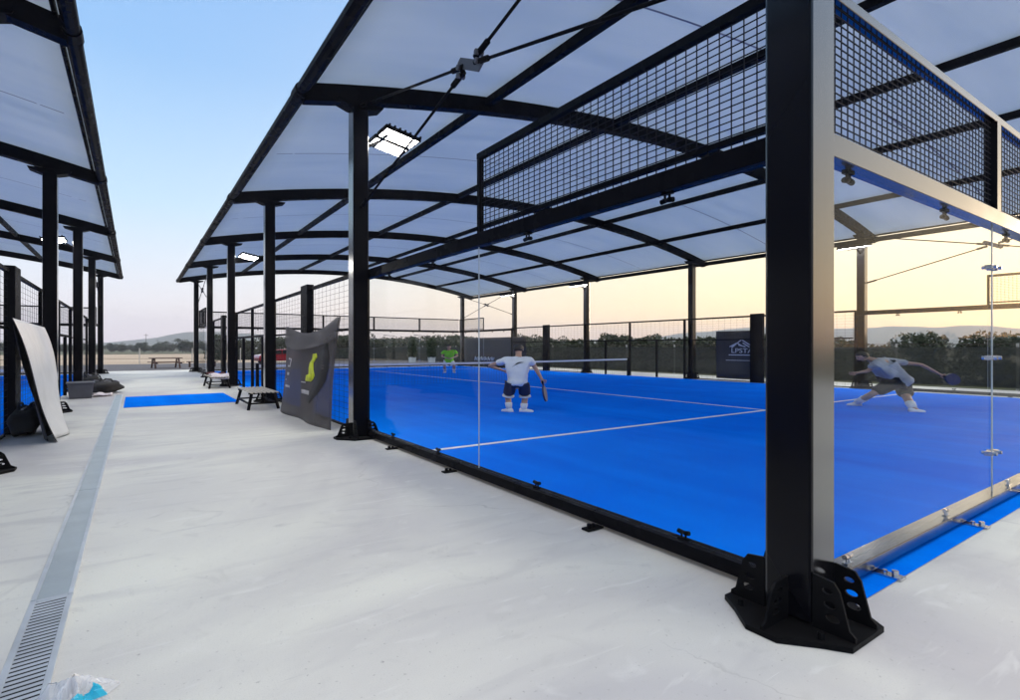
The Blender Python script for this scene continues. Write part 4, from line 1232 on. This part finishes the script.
# ------------------------------------------------------------------ haze
m, nt, out = nodes('evening_haze')
pv = nt.nodes.new('ShaderNodeVolumePrincipled'); pv.inputs['Color'].default_value = (.80,.83,.95,1); pv.inputs['Density'].default_value = HAZE
pv.inputs['Anisotropy'].default_value = .2
nt.links.new(pv.outputs[0], out.inputs['Volume'])
b = MB(); b.box((-1450,-700,-1.5),(1450,1500,62))
tag(b.build('haze', m), kind='stuff')

# ------------------------------------------------------------------ light
ZENITH_FILL = (4.9,4.75,4.45)  # added brightness at the unseen zenith, raises the light on the ground
SUN_EL, SUN_AZ = 4.0, 92.0       # azimuth clockwise from +y
w = bpy.data.worlds.new('World'); scene.world = w; w.use_nodes = True
nt = w.node_tree; nt.nodes.clear()
out = nt.nodes.new('ShaderNodeOutputWorld'); bg = nt.nodes.new('ShaderNodeBackground')
sky = nt.nodes.new('ShaderNodeTexSky'); sky.sky_type = 'NISHITA'; sky.sun_disc = False
sky.sun_elevation = R(SUN_EL); sky.sun_rotation = R(SUN_AZ); sky.altitude = 50; sky.air_density = 1.0; sky.dust_density = 1.5; sky.ozone_density = 1.5
# colour gradient over the clear-sky model: pale blue half way up, lilac to warm white low down, an added bright fill overhead, out of view, that lights the ground
tc = nt.nodes.new('ShaderNodeTexCoord')
sep = nt.nodes.new('ShaderNodeSeparateXYZ'); nt.links.new(tc.outputs['Generated'], sep.inputs[0])
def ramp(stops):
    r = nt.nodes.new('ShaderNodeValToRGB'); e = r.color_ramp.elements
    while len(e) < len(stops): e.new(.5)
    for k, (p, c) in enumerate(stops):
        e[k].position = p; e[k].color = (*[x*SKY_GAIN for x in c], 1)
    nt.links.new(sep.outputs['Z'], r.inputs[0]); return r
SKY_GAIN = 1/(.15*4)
cool = ramp([(0,(1.25,1.10,1.20)),(.06,(1.10,1.06,1.16)),(.22,(.64,.88,1.12)),(.42,(.34,.62,1.04)),(.62,(.28,.54,1.0)),(.78,(1.5,1.5,1.5)),(1,ZENITH_FILL)])
warm = ramp([(0,(1.62,.88,.36)),(.05,(1.56,1.06,.52)),(.16,(1.32,1.10,.76)),(.34,(.95,1.0,1.05)),(.62,(.34,.58,.98)),(.78,(1.5,1.5,1.5)),(1,ZENITH_FILL)])
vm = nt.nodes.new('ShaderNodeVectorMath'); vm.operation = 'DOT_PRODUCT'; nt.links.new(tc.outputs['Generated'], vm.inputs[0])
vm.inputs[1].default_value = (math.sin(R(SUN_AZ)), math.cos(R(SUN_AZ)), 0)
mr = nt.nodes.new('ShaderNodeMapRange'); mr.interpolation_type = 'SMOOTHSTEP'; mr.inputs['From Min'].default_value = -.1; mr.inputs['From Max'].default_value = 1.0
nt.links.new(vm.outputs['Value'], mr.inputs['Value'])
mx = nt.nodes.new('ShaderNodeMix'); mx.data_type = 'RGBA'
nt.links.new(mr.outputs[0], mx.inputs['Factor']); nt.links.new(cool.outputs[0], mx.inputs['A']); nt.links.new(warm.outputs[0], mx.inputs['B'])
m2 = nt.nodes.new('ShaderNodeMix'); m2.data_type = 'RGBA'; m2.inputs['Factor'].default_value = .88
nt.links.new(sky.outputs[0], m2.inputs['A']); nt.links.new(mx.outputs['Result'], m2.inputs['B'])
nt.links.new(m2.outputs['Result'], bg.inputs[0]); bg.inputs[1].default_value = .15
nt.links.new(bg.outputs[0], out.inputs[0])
sl = bpy.data.lights.new('sun', 'SUN'); sl.energy = .6; sl.angle = R(12); sl.color = (1,.80,.58)
so = bpy.data.objects.new('sun', sl); col.objects.link(so)
d = Vector((math.sin(R(SUN_AZ))*math.cos(R(SUN_EL+2)), math.cos(R(SUN_AZ))*math.cos(R(SUN_EL+2)), math.sin(R(SUN_EL+2))))
so.rotation_euler = (-d).to_track_quat('-Z','Y').to_euler(); so.location = (0,0,30)

# ------------------------------------------------------------------ camera
cam = bpy.data.cameras.new('camera'); co = bpy.data.objects.new('camera', cam); col.objects.link(co)
co.location = (0,0,CAM_H); co.rotation_euler = (R(90),0,-THETA)
cam.sensor_width = 36; cam.lens = 36*541/1020; cam.shift_y = -3/1020
cam.clip_start = .05; cam.clip_end = 8000
scene.camera = co
vs = scene.view_settings
vs.view_transform = 'Standard'; vs.look = 'None'; vs.gamma = 1; vs.use_curve_mapping = False
vs.exposure = 2.0
scene.render.engine = 'CYCLES'
cy = scene.cycles
cy.max_bounces = 16; cy.transparent_max_bounces = 40; cy.diffuse_bounces = 4; cy.glossy_bounces = 4; cy.transmission_bounces = 6
cy.use_denoising = True; cy.sample_clamp_indirect = 6
